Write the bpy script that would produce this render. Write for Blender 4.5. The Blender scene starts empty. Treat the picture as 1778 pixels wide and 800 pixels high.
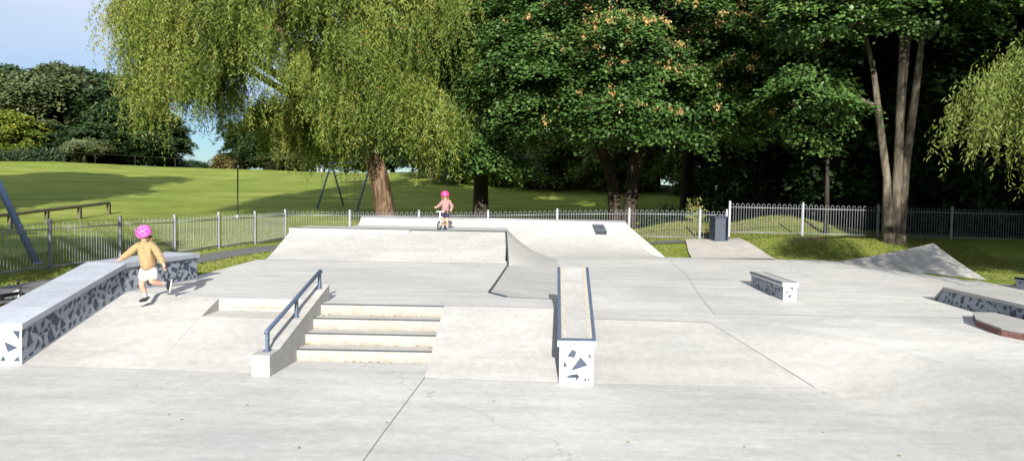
import bpy, math, random
import numpy as np
from mathutils import Vector, Matrix
random.seed(7); RNG = np.random.default_rng(11)
SC = bpy.context.scene; COL = SC.collection
PI = math.pi; rad = math.radians

# ------------------------------------------------------------------ helpers
def sstep(a, b, v):
    t = np.clip((np.asarray(v, float) - a) / (b - a), 0, 1); return t * t * (3 - 2 * t)

class B:
    """collects faces of one mesh"""
    def __init__(s): s.v = []; s.f = []; s.m = []; s.o = Matrix.Identity(4)
    def add(s, vs, fs, m=0):
        n = len(s.v); s.v += [tuple(s.o @ Vector(p)) for p in vs]
        for f in fs: s.f.append(tuple(n + i for i in f)); s.m.append(m)
    def poly(s, pts, m=0): s.add(pts, [tuple(range(len(pts)))], m)
    def hexa(s, b, t, m=0, mt=None):      # 4 bottom, 4 top, counter-clockwise from above
        s.add(list(b) + list(t), [(3, 2, 1, 0), (0, 1, 5, 4), (1, 2, 6, 5), (2, 3, 7, 6), (3, 0, 4, 7)], m)
        s.add(t, [(0, 1, 2, 3)], m if mt is None else mt)
    def box(s, c, d, rz=0, m=0):
        x, y, z = [q / 2 for q in d]; R = Matrix.Rotation(rz, 3, 'Z'); c = Vector(c)
        P = [c + R @ Vector((a, b_, e)) for e in (-z, z) for a, b_ in ((-x, -y), (x, -y), (x, y), (-x, y))]
        s.hexa(P[:4], P[4:], m)
    def prism(s, pts, z0, z1, m=0, mt=None):
        n = len(pts); b = [(p[0], p[1], z0) for p in pts]; t = [(p[0], p[1], z1) for p in pts]
        s.add(b + t, [(i, (i + 1) % n, n + (i + 1) % n, n + i) for i in range(n)] + [tuple(range(n - 1, -1, -1))], m)
        s.add(t, [tuple(range(n))], m if mt is None else mt)
    def tube(s, pts, r, n=8, m=0, lump=0., caps=True, rot=0.):
        pts = [Vector(p) for p in pts]; k = len(pts)
        if not hasattr(r, '__len__'): r = [r] * k
        up = None; rings = []
        for i, p in enumerate(pts):
            d = (pts[min(i + 1, k - 1)] - pts[max(i - 1, 0)]).normalized()
            if up is None:
                up = Vector((0, 0, 1)) if abs(d.z) < .9 else Vector((0, 1, 0))
            a = d.cross(up).normalized(); up = a.cross(d).normalized()
            rings.append([p + (a * math.cos(rot + 2 * PI * j / n) + up * math.sin(rot + 2 * PI * j / n)) * r[i] *
                          (1 + lump * (math.sin(3 * 2 * PI * j / n + i * .5) * .6 + random.uniform(-.6, .6))) for j in range(n)])
        fs = [(i * n + j, i * n + (j + 1) % n, (i + 1) * n + (j + 1) % n, (i + 1) * n + j) for i in range(k - 1) for j in range(n)]
        if caps: fs += [tuple(range(n - 1, -1, -1)), tuple((k - 1) * n + j for j in range(n))]
        s.add([q for rg in rings for q in rg], fs, m)
    def ball(s, c, r, n=12, h=8, m=0):
        c = Vector(c); r = Vector(r if hasattr(r, '__len__') else (r, r, r)); vs = []; fs = []
        for i in range(h + 1):
            a = PI * i / h
            for j in range(n): b_ = 2 * PI * j / n; vs.append(c + Vector((r.x * math.sin(a) * math.cos(b_), r.y * math.sin(a) * math.sin(b_), r.z * math.cos(a))))
        for i in range(h):
            for j in range(n): fs.append((i * n + j, (i + 1) * n + j, (i + 1) * n + (j + 1) % n, i * n + (j + 1) % n))
        s.add(vs, fs, m)
    def grid(s, P, m=0):                   # P[i][j] points
        k = len(P); n = len(P[0])
        s.add([q for row in P for q in row], [(i * n + j, i * n + j + 1, (i + 1) * n + j + 1, (i + 1) * n + j) for i in range(k - 1) for j in range(n - 1)], m)
    def build(s, name, mats, parent=None, smooth=False, origin=None, bevel=0):
        me = bpy.data.meshes.new(name)
        o0 = Vector(origin) if origin is not None else (Vector(parent.location) if parent is not None and parent.type == 'EMPTY' else Vector((0, 0, 0)))
        if parent is not None and parent.parent is not None and origin is None: o0 = Vector(parent.parent.location)
        me.from_pydata([tuple(Vector(p) - o0) for p in s.v], [], s.f)
        for m in (mats if isinstance(mats, (list, tuple)) else [mats]): me.materials.append(m)
        me.polygons.foreach_set('material_index', s.m)
        if smooth: me.polygons.foreach_set('use_smooth', [True] * len(s.f))
        me.update()
        ob = bpy.data.objects.new(name, me); COL.objects.link(ob)
        if parent is not None: ob.parent = parent
        elif origin is not None: ob.location = o0
        if bevel:
            b = ob.modifiers.new('bevel', 'BEVEL'); b.width = bevel; b.segments = 2; b.limit_method = 'ANGLE'; b.angle_limit = rad(35)
        return ob

def tag(o, label=None, cat=None, group=None, kind=None):
    if label: o['label'] = label
    if cat: o['category'] = cat
    if group: o['group'] = group
    if kind: o['kind'] = kind
    return o
def thing(name, label, cat, loc=(0, 0, 0), group=None, rz=0):
    o = bpy.data.objects.new(name, None); COL.objects.link(o); o.location = loc; o.rotation_euler.z = rz
    o.empty_display_size = .2
    return tag(o, label, cat, group)
def copy_tree(o, parent=None):
    c = o.copy(); COL.objects.link(c)
    if parent is not None: c.parent = parent
    for ch in [q for q in o.children]: copy_tree(ch, c)
    return c

# ------------------------------------------------------------------ materials
def mat(name, rgb, rough=.7, metal=0., var=0., scale=4., bump=0., bscale=30., spec=.3):
    m = bpy.data.materials.new(name); m.use_nodes = True; nt = m.node_tree; N = nt.nodes; L = nt.links
    p = N['Principled BSDF']; p.inputs['Base Color'].default_value = (*rgb, 1); p.inputs['Roughness'].default_value = rough
    p.inputs['Metallic'].default_value = metal; p.inputs['Specular IOR Level'].default_value = spec
    if var or bump: tc = N.new('ShaderNodeTexCoord')
    if var:
        n = N.new('ShaderNodeTexNoise'); n.inputs['Scale'].default_value = scale; n.inputs['Detail'].default_value = 6; n.inputs['Roughness'].default_value = .65
        L.new(tc.outputs['Object'], n.inputs['Vector'])
        r = N.new('ShaderNodeMapRange'); r.inputs[1].default_value = .3; r.inputs[2].default_value = .7; r.inputs[3].default_value = 1 - var; r.inputs[4].default_value = 1 + var
        L.new(n.outputs[0], r.inputs[0])
        x = N.new('ShaderNodeMix'); x.data_type = 'RGBA'; x.blend_type = 'MULTIPLY'; x.inputs[0].default_value = 1; x.inputs[6].default_value = (*rgb, 1)
        L.new(r.outputs[0], x.inputs[7]); L.new(x.outputs[2], p.inputs['Base Color'])
    if bump:
        n2 = N.new('ShaderNodeTexNoise'); n2.inputs['Scale'].default_value = bscale; n2.inputs['Detail'].default_value = 5
        L.new(tc.outputs['Object'], n2.inputs['Vector']); b = N.new('ShaderNodeBump'); b.inputs['Strength'].default_value = bump; b.inputs['Distance'].default_value = .02
        L.new(n2.outputs[0], b.inputs['Height']); L.new(b.outputs[0], p.inputs['Normal'])
    return m

def concrete(name, base, warm, dirt=(.25, .235, .21), streak=1., dirtamt=.5):
    """weathered cast concrete: cloudy tone, trowel streaks, specks, stains"""
    m = bpy.data.materials.new(name); m.use_nodes = True; nt = m.node_tree; N = nt.nodes; L = nt.links
    p = N['Principled BSDF']; p.inputs['Roughness'].default_value = .82; p.inputs['Specular IOR Level'].default_value = .25
    tc = N.new('ShaderNodeTexCoord')
    def noise(sc, det=5, vec=None, ro=.6):
        n = N.new('ShaderNodeTexNoise'); n.inputs['Scale'].default_value = sc; n.inputs['Detail'].default_value = det; n.inputs['Roughness'].default_value = ro
        L.new(vec if vec is not None else tc.outputs['Object'], n.inputs['Vector']); return n.outputs[0]
    def mapr(v, a, b, c, d):
        r = N.new('ShaderNodeMapRange'); r.inputs[1].default_value = a; r.inputs[2].default_value = b; r.inputs[3].default_value = c; r.inputs[4].default_value = d
        L.new(v, r.inputs[0]); return r.outputs[0]
    def mix(f, a, b, mode='MIX'):
        x = N.new('ShaderNodeMix'); x.data_type = 'RGBA'; x.blend_type = mode
        for k, q in ((0, f), (6, a), (7, b)):
            if isinstance(q, (int, float)): x.inputs[k].default_value = q
            elif isinstance(q, tuple): x.inputs[k].default_value = (*q, 1)
            else: L.new(q, x.inputs[k])
        return x.outputs[2]
    mp = N.new('ShaderNodeMapping'); mp.inputs['Scale'].default_value = (.55, 2.6, 1.); mp.inputs['Rotation'].default_value = (0, 0, .12); L.new(tc.outputs['Object'], mp.inputs[0])
    c = mix(mapr(noise(.45, 6), .35, .65, 0, 1), base, warm)
    c = mix(1., c, mapr(noise(1.3, 8, mp.outputs[0], .7), .3, .7, 1 - .16 * streak, 1 + .09 * streak), 'MULTIPLY')
    c = mix(1., c, mapr(noise(9, 6), .3, .7, .90, 1.06), 'MULTIPLY')
    c = mix(1., c, mapr(noise(.22, 4), .35, .62, .86, 1.05), 'MULTIPLY')
    c = mix(1., c, mapr(noise(90, 3), .35, .65, .9, 1.08), 'MULTIPLY')
    c = mix(mapr(noise(.9, 10, None, .75), .56, .74, 0, dirtamt), c, dirt)
    c = mix(mapr(noise(3.1, 3, mp.outputs[0]), .70, .76, 0, .45), c, dirt)
    v = N.new('ShaderNodeTexVoronoi'); v.inputs['Scale'].default_value = 2.2; L.new(tc.outputs['Object'], v.inputs['Vector'])
    c = mix(mapr(v.outputs['Distance'], .012, .022, .4, 0), c, (.2, .18, .16))
    vc = N.new('ShaderNodeTexVoronoi'); vc.feature = 'DISTANCE_TO_EDGE'; vc.inputs['Scale'].default_value = .23
    wn = N.new('ShaderNodeTexNoise'); wn.inputs['Scale'].default_value = 1.6; wn.inputs['Detail'].default_value = 6; L.new(tc.outputs['Object'], wn.inputs['Vector'])
    wm = N.new('ShaderNodeMix'); wm.data_type = 'VECTOR'; wm.inputs[0].default_value = .55; L.new(tc.outputs['Object'], wm.inputs[4]); L.new(wn.outputs['Color'], wm.inputs[5]); L.new(wm.outputs[1], vc.inputs['Vector'])
    c = mix(mapr(vc.outputs['Distance'], .0007, .0022, .32, 0), c, (.2, .19, .175))
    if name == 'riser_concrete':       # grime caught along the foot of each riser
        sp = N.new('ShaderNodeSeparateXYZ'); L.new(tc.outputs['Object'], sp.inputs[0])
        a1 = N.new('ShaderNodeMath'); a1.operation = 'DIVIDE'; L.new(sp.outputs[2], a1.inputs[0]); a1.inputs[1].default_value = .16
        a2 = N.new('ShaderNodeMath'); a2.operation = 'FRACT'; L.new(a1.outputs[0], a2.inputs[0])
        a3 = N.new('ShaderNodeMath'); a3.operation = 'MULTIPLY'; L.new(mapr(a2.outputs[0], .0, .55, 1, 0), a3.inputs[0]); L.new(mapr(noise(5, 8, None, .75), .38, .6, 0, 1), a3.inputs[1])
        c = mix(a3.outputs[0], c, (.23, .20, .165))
    L.new(c, p.inputs['Base Color'])
    b = N.new('ShaderNodeBump'); b.inputs['Strength'].default_value = .25; b.inputs['Distance'].default_value = .01
    L.new(noise(35, 8, None, .7), b.inputs['Height']); L.new(b.outputs[0], p.inputs['Normal'])
    return m

def foliage(name, cols, trans=.35, rough=.5):
    """leaf material; 'tint' is a per-leaf number that picks a leaf colour"""
    m = bpy.data.materials.new(name); m.use_nodes = True; nt = m.node_tree; N = nt.nodes; L = nt.links
    p = N['Principled BSDF']; p.inputs['Roughness'].default_value = rough; p.inputs['Specular IOR Level'].default_value = .35
    a = N.new('ShaderNodeAttribute'); a.attribute_name = 'tint'
    r = N.new('ShaderNodeValToRGB'); e = r.color_ramp.elements
    while len(e) < len(cols): e.new(.5)
    for i, (t, c) in enumerate(cols): e[i].position = t; e[i].color = (*c, 1)
    L.new(a.outputs['Fac'], r.inputs[0]); L.new(r.outputs[0], p.inputs['Base Color'])
    t = N.new('ShaderNodeBsdfTranslucent'); g = N.new('ShaderNodeMix'); g.data_type = 'RGBA'; g.blend_type = 'MULTIPLY'; g.inputs[0].default_value = 1; g.inputs[7].default_value = (1.1, 1.15, .5, 1)
    L.new(r.outputs[0], g.inputs[6]); L.new(g.outputs[2], t.inputs[0])
    s = N.new('ShaderNodeMixShader'); s.inputs[0].default_value = trans
    L.new(p.outputs[0], s.inputs[1]); L.new(t.outputs[0], s.inputs[2]); L.new(s.outputs[0], N['Material Output'].inputs[0])
    return m

def bark(name, c1, c2, sc=3.):
    m = bpy.data.materials.new(name); m.use_nodes = True; nt = m.node_tree; N = nt.nodes; L = nt.links
    p = N['Principled BSDF']; p.inputs['Roughness'].default_value = .9; p.inputs['Specular IOR Level'].default_value = .1
    tc = N.new('ShaderNodeTexCoord'); mp = N.new('ShaderNodeMapping'); mp.inputs['Scale'].default_value = (2.5, 2.5, .5); L.new(tc.outputs['Object'], mp.inputs[0])
    n = N.new('ShaderNodeTexNoise'); n.inputs['Scale'].default_value = sc; n.inputs['Detail'].default_value = 9; n.inputs['Roughness'].default_value = .7; n.inputs['Distortion'].default_value = .6
    L.new(mp.outputs[0], n.inputs['Vector'])
    r = N.new('ShaderNodeValToRGB'); r.color_ramp.elements[0].position = .38; r.color_ramp.elements[1].position = .64
    r.color_ramp.elements[0].color = (*c1, 1); r.color_ramp.elements[1].color = (*c2, 1); L.new(n.outputs[0], r.inputs[0]); L.new(r.outputs[0], p.inputs['Base Color'])
    b = N.new('ShaderNodeBump'); b.inputs['Strength'].default_value = .9; b.inputs['Distance'].default_value = .08; L.new(n.outputs[0], b.inputs['Height']); L.new(b.outputs[0], p.inputs['Normal'])
    return m

def grass_mat():
    m = bpy.data.materials.new('lawn_grass'); m.use_nodes = True; nt = m.node_tree; N = nt.nodes; L = nt.links
    p = N['Principled BSDF']; p.inputs['Roughness'].default_value = .9; p.inputs['Specular IOR Level'].default_value = .1
    tc = N.new('ShaderNodeTexCoord')
    def noise(sc, det=6, vec=None, ro=.65):
        n = N.new('ShaderNodeTexNoise'); n.inputs['Scale'].default_value = sc; n.inputs['Detail'].default_value = det; n.inputs['Roughness'].default_value = ro
        L.new(vec if vec is not None else tc.outputs['Object'], n.inputs['Vector']); return n.outputs[0]
    def ramp(v, els):
        r = N.new('ShaderNodeValToRGB'); e = r.color_ramp.elements
        while len(e) < len(els): e.new(.5)
        for i, (t, c) in enumerate(els): e[i].position = t; e[i].color = (*c, 1)
        L.new(v, r.inputs[0]); return r.outputs[0]
    def mix(f, a, b, mode='MIX'):
        x = N.new('ShaderNodeMix'); x.data_type = 'RGBA'; x.blend_type = mode
        for k, q in ((0, f), (6, a), (7, b)):
            if isinstance(q, (int, float)): x.inputs[k].default_value = q
            elif isinstance(q, tuple): x.inputs[k].default_value = (*q, 1)
            else: L.new(q, x.inputs[k])
        return x.outputs[2]
    mp = N.new('ShaderNodeMapping'); mp.inputs['Scale'].default_value = (.5, 1.6, 1.); L.new(tc.outputs['Object'], mp.inputs[0])
    c = ramp(noise(.35, 9, mp.outputs[0], .7), [(.28, (.085, .145, .018)), (.44, (.165, .215, .038)), (.58, (.235, .28, .06)), (.72, (.36, .36, .11))])
    g = ramp(noise(7, 8, None, .8), [(.3, (.62, .62, .62)), (.7, (1.25, 1.25, 1.2))])
    c = mix(1., c, g, 'MULTIPLY')
    g2 = ramp(noise(60, 4, None, .8), [(.3, (.6, .6, .6)), (.7, (1.3, 1.3, 1.25))])
    c = mix(1., c, g2, 'MULTIPLY')
    # worn / bare soil from a vertex attribute
    at = N.new('ShaderNodeAttribute'); at.attribute_name = 'wear'
    ml = N.new('ShaderNodeMath'); ml.operation = 'MULTIPLY_ADD'; ml.use_clamp = True
    L.new(at.outputs['Fac'], ml.inputs[0]); ml.inputs[1].default_value = 2.2
    n4 = N.new('ShaderNodeMath'); n4.operation = 'MULTIPLY_ADD'; L.new(noise(1.4, 8, None, .75), n4.inputs[0]); n4.inputs[1].default_value = 2.4; n4.inputs[2].default_value = -2.3
    L.new(n4.outputs[0], ml.inputs[2])
    c = mix(ml.outputs[0], c, ramp(noise(4, 8), [(.3, (.14, .105, .06)), (.7, (.30, .25, .15))]))
    L.new(c, p.inputs['Base Color'])
    b = N.new('ShaderNodeBump'); b.inputs['Strength'].default_value = .7; b.inputs['Distance'].default_value = .06
    L.new(noise(22, 8, None, .8), b.inputs['Height']); L.new(b.outputs[0], p.inputs['Normal'])
    return m

M = {}
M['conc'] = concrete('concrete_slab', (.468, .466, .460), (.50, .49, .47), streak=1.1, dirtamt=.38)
M['conc_sun'] = concrete('sun_toned_concrete', (.374, .371, .362), (.402, .395, .380), dirt=(.27, .255, .225), dirtamt=.4)  # slab concrete darkened in colour to offset sun on the slopes
M['conc_d'] = concrete('grey_concrete', (.40, .40, .39), (.44, .43, .41), dirtamt=.5)
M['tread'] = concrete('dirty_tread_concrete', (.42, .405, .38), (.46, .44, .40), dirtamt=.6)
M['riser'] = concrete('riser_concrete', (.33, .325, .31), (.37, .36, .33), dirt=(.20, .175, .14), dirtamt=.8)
M['cap'] = concrete('ledge_cap_concrete', (.31, .335, .39), (.35, .375, .43), dirtamt=.25)
M['white'] = mat('white_paint', (.60, .61, .62), .6, var=.06, scale=9, bump=.1)
M['white_shade'] = mat('shaded_white_paint', (.27, .295, .345), .6, var=.14, scale=7, bump=.1)  # white paint of the ledge sides with its shade put into the colour
M['black'] = mat('slate_black_paint', (.05, .065, .10), .55, var=.35, scale=14)
M['steel'] = mat('blue_grey_steel', (.10, .14, .21), .42, .35, var=.2, scale=12)
M['dsteel'] = mat('dark_steel_edge', (.055, .07, .085), .45, .4, var=.2)
M['galv'] = mat('galvanised_steel', (.24, .255, .28), .5, .3, var=.1, scale=6)
M['bluep'] = mat('blue_grey_painted_pole', (.16, .22, .36), .5, .1, var=.1)
M['asph'] = mat('asphalt', (.125, .125, .13), .9, var=.22, scale=3, bump=.5, bscale=60)
M['pathc'] = mat('worn_tarmac_ramp', (.42, .40, .375), .9, var=.14, scale=2.5, bump=.4, bscale=50)
M['agg'] = mat('exposed_aggregate', (.42, .39, .34), .9, var=.5, scale=45, bump=1., bscale=60)
M['red'] = mat('red_brown_pebble_edge', (.20, .10, .09), .8, var=.45, scale=26, bump=.8, bscale=40)
M['joint'] = mat('dark_joint', (.22, .21, .20), .95)
M['seam'] = mat('pale_seam_filler', (.62, .60, .55), .9, var=.15)
M['crack'] = mat('grey_hairline_stain', (.36, .35, .33), .95)
M['wood'] = mat('weathered_green_wood', (.09, .085, .05), .85, var=.3, scale=8)
M['bin'] = mat('dark_blue_metal_bin', (.03, .045, .085), .45, .2, var=.25)
M['binl'] = mat('faded_blue_grey_panel', (.055, .065, .085), .5, .2, var=.2, scale=10)
M['blackp'] = mat('black_plastic', (.012, .013, .016), .45)
M['tyre'] = mat('black_rubber_tyre', (.02, .02, .022), .8)
M['whitep'] = mat('white_plastic', (.7, .7, .72), .35)
M['skin'] = mat('child_skin', (.46, .26, .19), .55, var=.05)
M['hair'] = mat('light_brown_hair', (.20, .11, .05), .6)
M['pink'] = mat('pink_helmet_shell', (.72, .12, .44), .3, spec=.5)
M['red_pink'] = mat('red_pink_helmet_shell', (.66, .05, .20), .35, spec=.5)
M['vent'] = mat('dark_helmet_vent', (.08, .02, .10), .6)
M['mustard'] = mat('mustard_knit', (.33, .235, .12), .95, var=.28, scale=38, bump=.8, bscale=90)
M['dusty'] = mat('dusty_pink_fleece', (.26, .155, .155), .95, var=.12, scale=30, bump=.5)
M['wcloth'] = mat('white_cotton', (.66, .67, .72), .9, bump=.2)
M['navy'] = mat('navy_cotton', (.022, .022, .055), .9)
M['sock'] = mat('grey_sock', (.28, .29, .31), .95)
M['shoe'] = mat('black_shoe', (.015, .016, .02), .6)
M['bshoe'] = mat('blue_grey_shoe', (.10, .15, .26), .6)
M['sole'] = mat('cream_rubber_sole', (.66, .62, .52), .7)
M['eye'] = mat('dark_eye', (.02, .015, .01), .3)
M['lip'] = mat('child_lip', (.45, .16, .14), .5)
M['bark_w'] = bark('willow_bark', (.04, .027, .016), (.22, .15, .095), 3.2)
M['bark_m'] = bark('sycamore_bark', (.018, .015, .011), (.065, .052, .036), 2.5)
M['bark_p'] = bark('pale_grey_bark', (.055, .046, .034), (.20, .17, .13), 2.2)
M['bark_d'] = bark('dark_bark', (.02, .018, .014), (.06, .05, .04), 2.5)
M['lf_w'] = foliage('willow_leaf', [(0, (.03, .058, .012)), (.25, (.075, .115, .02)), (.6, (.155, .215, .034)), (.9, (.28, .32, .07)), (.97, (.22, .16, .05)), (1, (.30, .12, .03))], .35)
M['lf_w2'] = foliage('willow_bright_leaf', [(0, (.06, .10, .02)), (.5, (.14, .19, .035)), (1, (.26, .30, .09))], .35)
M['lf_m'] = foliage('sycamore_leaf', [(0, (.022, .055, .014)), (.35, (.052, .110, .027)), (.75, (.09, .168, .043)), (1, (.14, .20, .055))], .22, .42)
M['lf_seed'] = foliage('winged_seed', [(0, (.36, .24, .09)), (1, (.52, .33, .14))], .3)
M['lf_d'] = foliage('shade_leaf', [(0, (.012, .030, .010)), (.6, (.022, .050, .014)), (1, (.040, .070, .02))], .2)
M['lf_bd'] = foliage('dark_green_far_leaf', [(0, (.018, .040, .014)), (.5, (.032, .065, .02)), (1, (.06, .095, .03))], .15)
M['lf_bo'] = foliage('olive_far_leaf', [(0, (.045, .065, .024)), (.5, (.075, .10, .036)), (1, (.13, .15, .06))], .15)
M['lf_by'] = foliage('yellow_green_far_leaf', [(0, (.06, .10, .018)), (.5, (.13, .17, .02)), (1, (.26, .25, .03))], .2)
M['lf_bb'] = foliage('brownish_far_leaf', [(0, (.09, .085, .03)), (.5, (.15, .13, .045)), (1, (.24, .17, .06))], .2)
M['grass'] = grass_mat()
M['blade'] = foliage('grass_blade', [(0, (.09, .13, .02)), (.6, (.18, .22, .035)), (1, (.36, .33, .12))], .3)
M['litter'] = foliage('fallen_leaf', [(0, (.10, .07, .03)), (.5, (.30, .22, .06)), (1, (.50, .42, .16))], .1)

# ------------------------------------------------------------------ terrain
CONC = [(-6.1, 18.2), (-6.0, 13.7), (-6.9, 13.5), (-6.9, 9.9), (-8.2, 9.7), (-8.2, -7), (14, -7), (14, 14.5), (11.3, 15.6), (10.6, 17.0), (8.9, 20.9), (4.5, 21.2), (3.6, 23.3), (-4.5, 23.3), (-4.5, 21.6), (-5.7, 21.5)]
def right_z(x, y): return -.16 + .155 * float(np.clip((y - 12) / 8, 0, 1))
def terr(x, y):
    x = np.asarray(x, float); y = np.asarray(y, float)
    yc = np.interp(x, [-60, -5, 14, 30], [80, 75, 50, 45])
    yy = np.minimum(y, yc) + 6 * (1 - np.exp(-np.maximum(y - yc, 0) / 12)) * .6
    t = np.maximum(yy - 27, 0); z = .08 * t * t / (t + 2.5)+.0
    z = z + .2 * np.sin(x * .11 + 1) * sstep(30, 60, y) + .07 * np.sin(x * .33 + y * .21) * sstep(30, 45, y)
    z = z + (.52 * sstep(20.9, 24.2, y) * sstep(7.0, 9.5, x) + .30 * sstep(21.2, 25, y) * sstep(2.5, 6, x) * (1 - sstep(7.0, 9.5, x))) * (1 - .3 * sstep(30, 45, y))
    z = z + .55 * np.exp(-((x - 9.6) / 2.0) ** 2 - ((y - 27.2) / 1.5) ** 2) + .42 * np.exp(-((x - 6.3) / 1.6) ** 2 - ((y - 28.0) / 1.3) ** 2)
    z = z + .02 * np.sin(x * .9 + y * .35) * np.sin(y * .7) - .035
    z = z + .25 * sstep(-9.5, -20, x) * (1 - sstep(20, 30, y)) * 0
    return z
def inside(x, y, poly):
    c = np.zeros(x.shape, bool); n = len(poly)
    for i in range(n):
        x0, y0 = poly[i]; x1, y1 = poly[(i + 1) % n]
        if y0 == y1: continue
        k = ((y0 > y) != (y1 > y)) & (x < (x1 - x0) * (y - y0) / (y1 - y0) + x0); c ^= k
    return c
def grid_terrain():
    xs = np.unique(np.concatenate([np.linspace(-260, -30, 40), np.arange(-30, -12, 1.), np.arange(-12, 16, .3), np.arange(16, 40, 1.), np.linspace(40, 260, 36)]))
    ys = np.unique(np.concatenate([np.linspace(-120, -8, 20), np.arange(-8, 8, 1.), np.arange(8, 32, .3), np.arange(32, 90, 1.), np.linspace(90, 420, 30)]))
    X, Y = np.meshgrid(xs, ys); Z = terr(X, Y)
    ins = np.ones(X.shape, bool)
    for a, b in ((.45, 0), (-.45, 0), (0, .45), (0, -.45)): ins &= inside(X + a, Y + b, CONC)
    Z = np.where(ins, -1.1, Z)
    n = len(xs); k = len(ys)
    me = bpy.data.meshes.new('ground')
    V = np.stack([X, Y, Z], -1).reshape(-1, 3)
    ii, jj = np.meshgrid(np.arange(k - 1), np.arange(n - 1), indexing='ij'); a = (ii * n + jj).ravel()
    F = np.stack([a, a + 1, a + n + 1, a + n], 1)
    raw_mesh(me, V, F, 4)
    me.materials.append(M['grass']); me.polygons.foreach_set('use_smooth', [True] * len(F))
    x = V[:, 0]; y = V[:, 1]
    w = np.exp(-((x + 7.0) / .9) ** 2 - ((y - 17.5) / 3.5) ** 2) * .8
    w += .95 * np.exp(-((x - 9.3) / 1.3) ** 2 - ((y - 23.8) / .9) ** 2)
    w += .75 * sstep(24.5, 26.5, y) * (1 - sstep(30, 36, y)) * sstep(2, 5, x) + .5 * np.exp(-((y - 27.5) / 1.2) ** 2) * (x < -4)
    w += .75 * np.exp(-((x + 9) / 3.) ** 2 - ((y - 38.6) / 1.) ** 2)
    w += .6 * np.exp(-((x + 19) / 7.) ** 2 - ((y - 34) / 1.0) ** 2)
    at = me.attributes.new('wear', 'FLOAT', 'POINT'); at.data.foreach_set('value', np.clip(w, 0, 1).astype(np.float32))
    o = bpy.data.objects.new('ground', me); COL.objects.link(o); tag(o, kind='structure')
    return o
def raw_mesh(me, V, F, k):
    V = np.ascontiguousarray(V, np.float32); F = np.ascontiguousarray(F, np.int32)
    me.vertices.add(len(V)); me.vertices.foreach_set('co', V.ravel())
    me.loops.add(F.size); me.loops.foreach_set('vertex_index', F.ravel())
    me.polygons.add(len(F)); me.polygons.foreach_set('loop_start', np.arange(0, F.size, k, dtype=np.int32))
    me.update(calc_edges=True)
grid_terrain()

# ------------------------------------------------------------------ the concrete skatepark surface
f = B(); FZ = -.64
T = [(-6.9, 9.85), (-6.38, 9.8), (-4.6, 9.68), (-3.1, 9.55), (-1.07, 9.5), (.61, 9.38), (1.06, 9.37), (3.8, 9.34)]
T8, T9, T10, T11 = (4.79, 6.94), (6.2, 4.0), (7.6, .5), (8.2, -7)
f.poly([(-8.2, 9.85, FZ), (-8.2, -7, FZ)] + [(T11[0], T11[1], FZ), (T10[0], T10[1], FZ), (T9[0], T9[1], FZ), (T8[0], T8[1], FZ), (3.8, 9.34, FZ), (1.06, 9.37, FZ), (.61, 9.38, FZ), (-1.07, 9.5, FZ)] +
       [(-1.07, 10.3, FZ), (-3.02, 10.33, FZ), (-3.05, 9.55, FZ), (-4.6, 9.68, FZ), (-6.38, 9.8, FZ), (-6.9, 9.85, FZ)])
def surf(pts, m=0): f.poly(pts, m)
Z3 = lambda p, z: (p[0], p[1], z)
# left bank
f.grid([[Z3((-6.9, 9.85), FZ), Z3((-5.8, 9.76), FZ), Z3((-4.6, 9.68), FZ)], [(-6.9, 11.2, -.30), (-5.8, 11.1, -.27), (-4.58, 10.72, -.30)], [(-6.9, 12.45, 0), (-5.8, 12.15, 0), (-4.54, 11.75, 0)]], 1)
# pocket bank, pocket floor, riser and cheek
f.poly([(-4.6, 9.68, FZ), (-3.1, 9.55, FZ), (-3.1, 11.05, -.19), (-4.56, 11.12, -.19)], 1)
f.poly([(-4.555, 11.12, -.19), (-3.1, 11.05, -.19), (-3.1, 11.70, -.19), (-4.54, 11.74, -.19)], 2)
f.poly([(-4.54, 11.74, -.19), (-3.1, 11.70, -.19), (-3.1, 11.70, 0), (-4.54, 11.74, 0)], 3)
f.poly([(-4.56, 11.12, -.19), (-4.54, 11.74, -.19), (-4.54, 11.75, 0)], 2)
f.poly([(-4.6, 9.68, FZ), (-4.56, 11.12, -.19), (-4.54, 11.75, 0), (-4.58, 10.72, -.30)], 2)
# middle bank between stairs and ledge, with its cheek beside the stairs
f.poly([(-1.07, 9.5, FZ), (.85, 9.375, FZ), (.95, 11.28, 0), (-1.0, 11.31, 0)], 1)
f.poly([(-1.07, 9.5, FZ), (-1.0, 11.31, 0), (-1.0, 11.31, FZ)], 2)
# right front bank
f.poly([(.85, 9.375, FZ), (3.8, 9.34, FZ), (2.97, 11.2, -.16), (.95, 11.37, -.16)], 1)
# side bank beyond the hip, then the far right bank
V = (5.4, 9.36, -.30)
cr = [(2.97, 11.2, -.16), (3.45, 11.35, -.165), (4.1, 11.1, -.19), (5.0, 10.2, -.25), V]
vl = [(3.8, 9.34, FZ), (4.2, 9.36, -.56), (4.6, 9.38, -.475), (5.0, 9.37, -.39), V]
sb = B()
sb.grid([[Vector(vl[i]).lerp(Vector(cr[i]), t) for i in range(5)] for t in (0, .25, .5, .75, 1)], 1)
tt = [(3.8, 9.34, FZ), (4.79, 6.94, FZ), (6.2, 4.0, FZ), (7.6, .5, FZ), (8.2, -7, FZ)]
cc = [V, (6.3, 9.15, -.30), (7.6, 6.4, -.26), (9., 2., -.2), (9.8, -7, -.2)]
sb.grid([[Vector(p).lerp(Vector(q), t) for t in (0, .33, .67, 1)] for p, q in ((tt[0], tt[0]), ((4.05, 8.73, FZ), vl[1]), ((4.3, 8.13, FZ), vl[2]), ((4.54, 7.55, FZ), vl[3]), (tt[1], V))], 1)
sb.poly([tt[1], cc[1], V], 1); sb.poly([tt[1], tt[2], cc[2], cc[1]], 1)
for i in range(2, 4): sb.poly([tt[i], tt[i + 1], cc[i + 1], cc[i]], 1)
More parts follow.
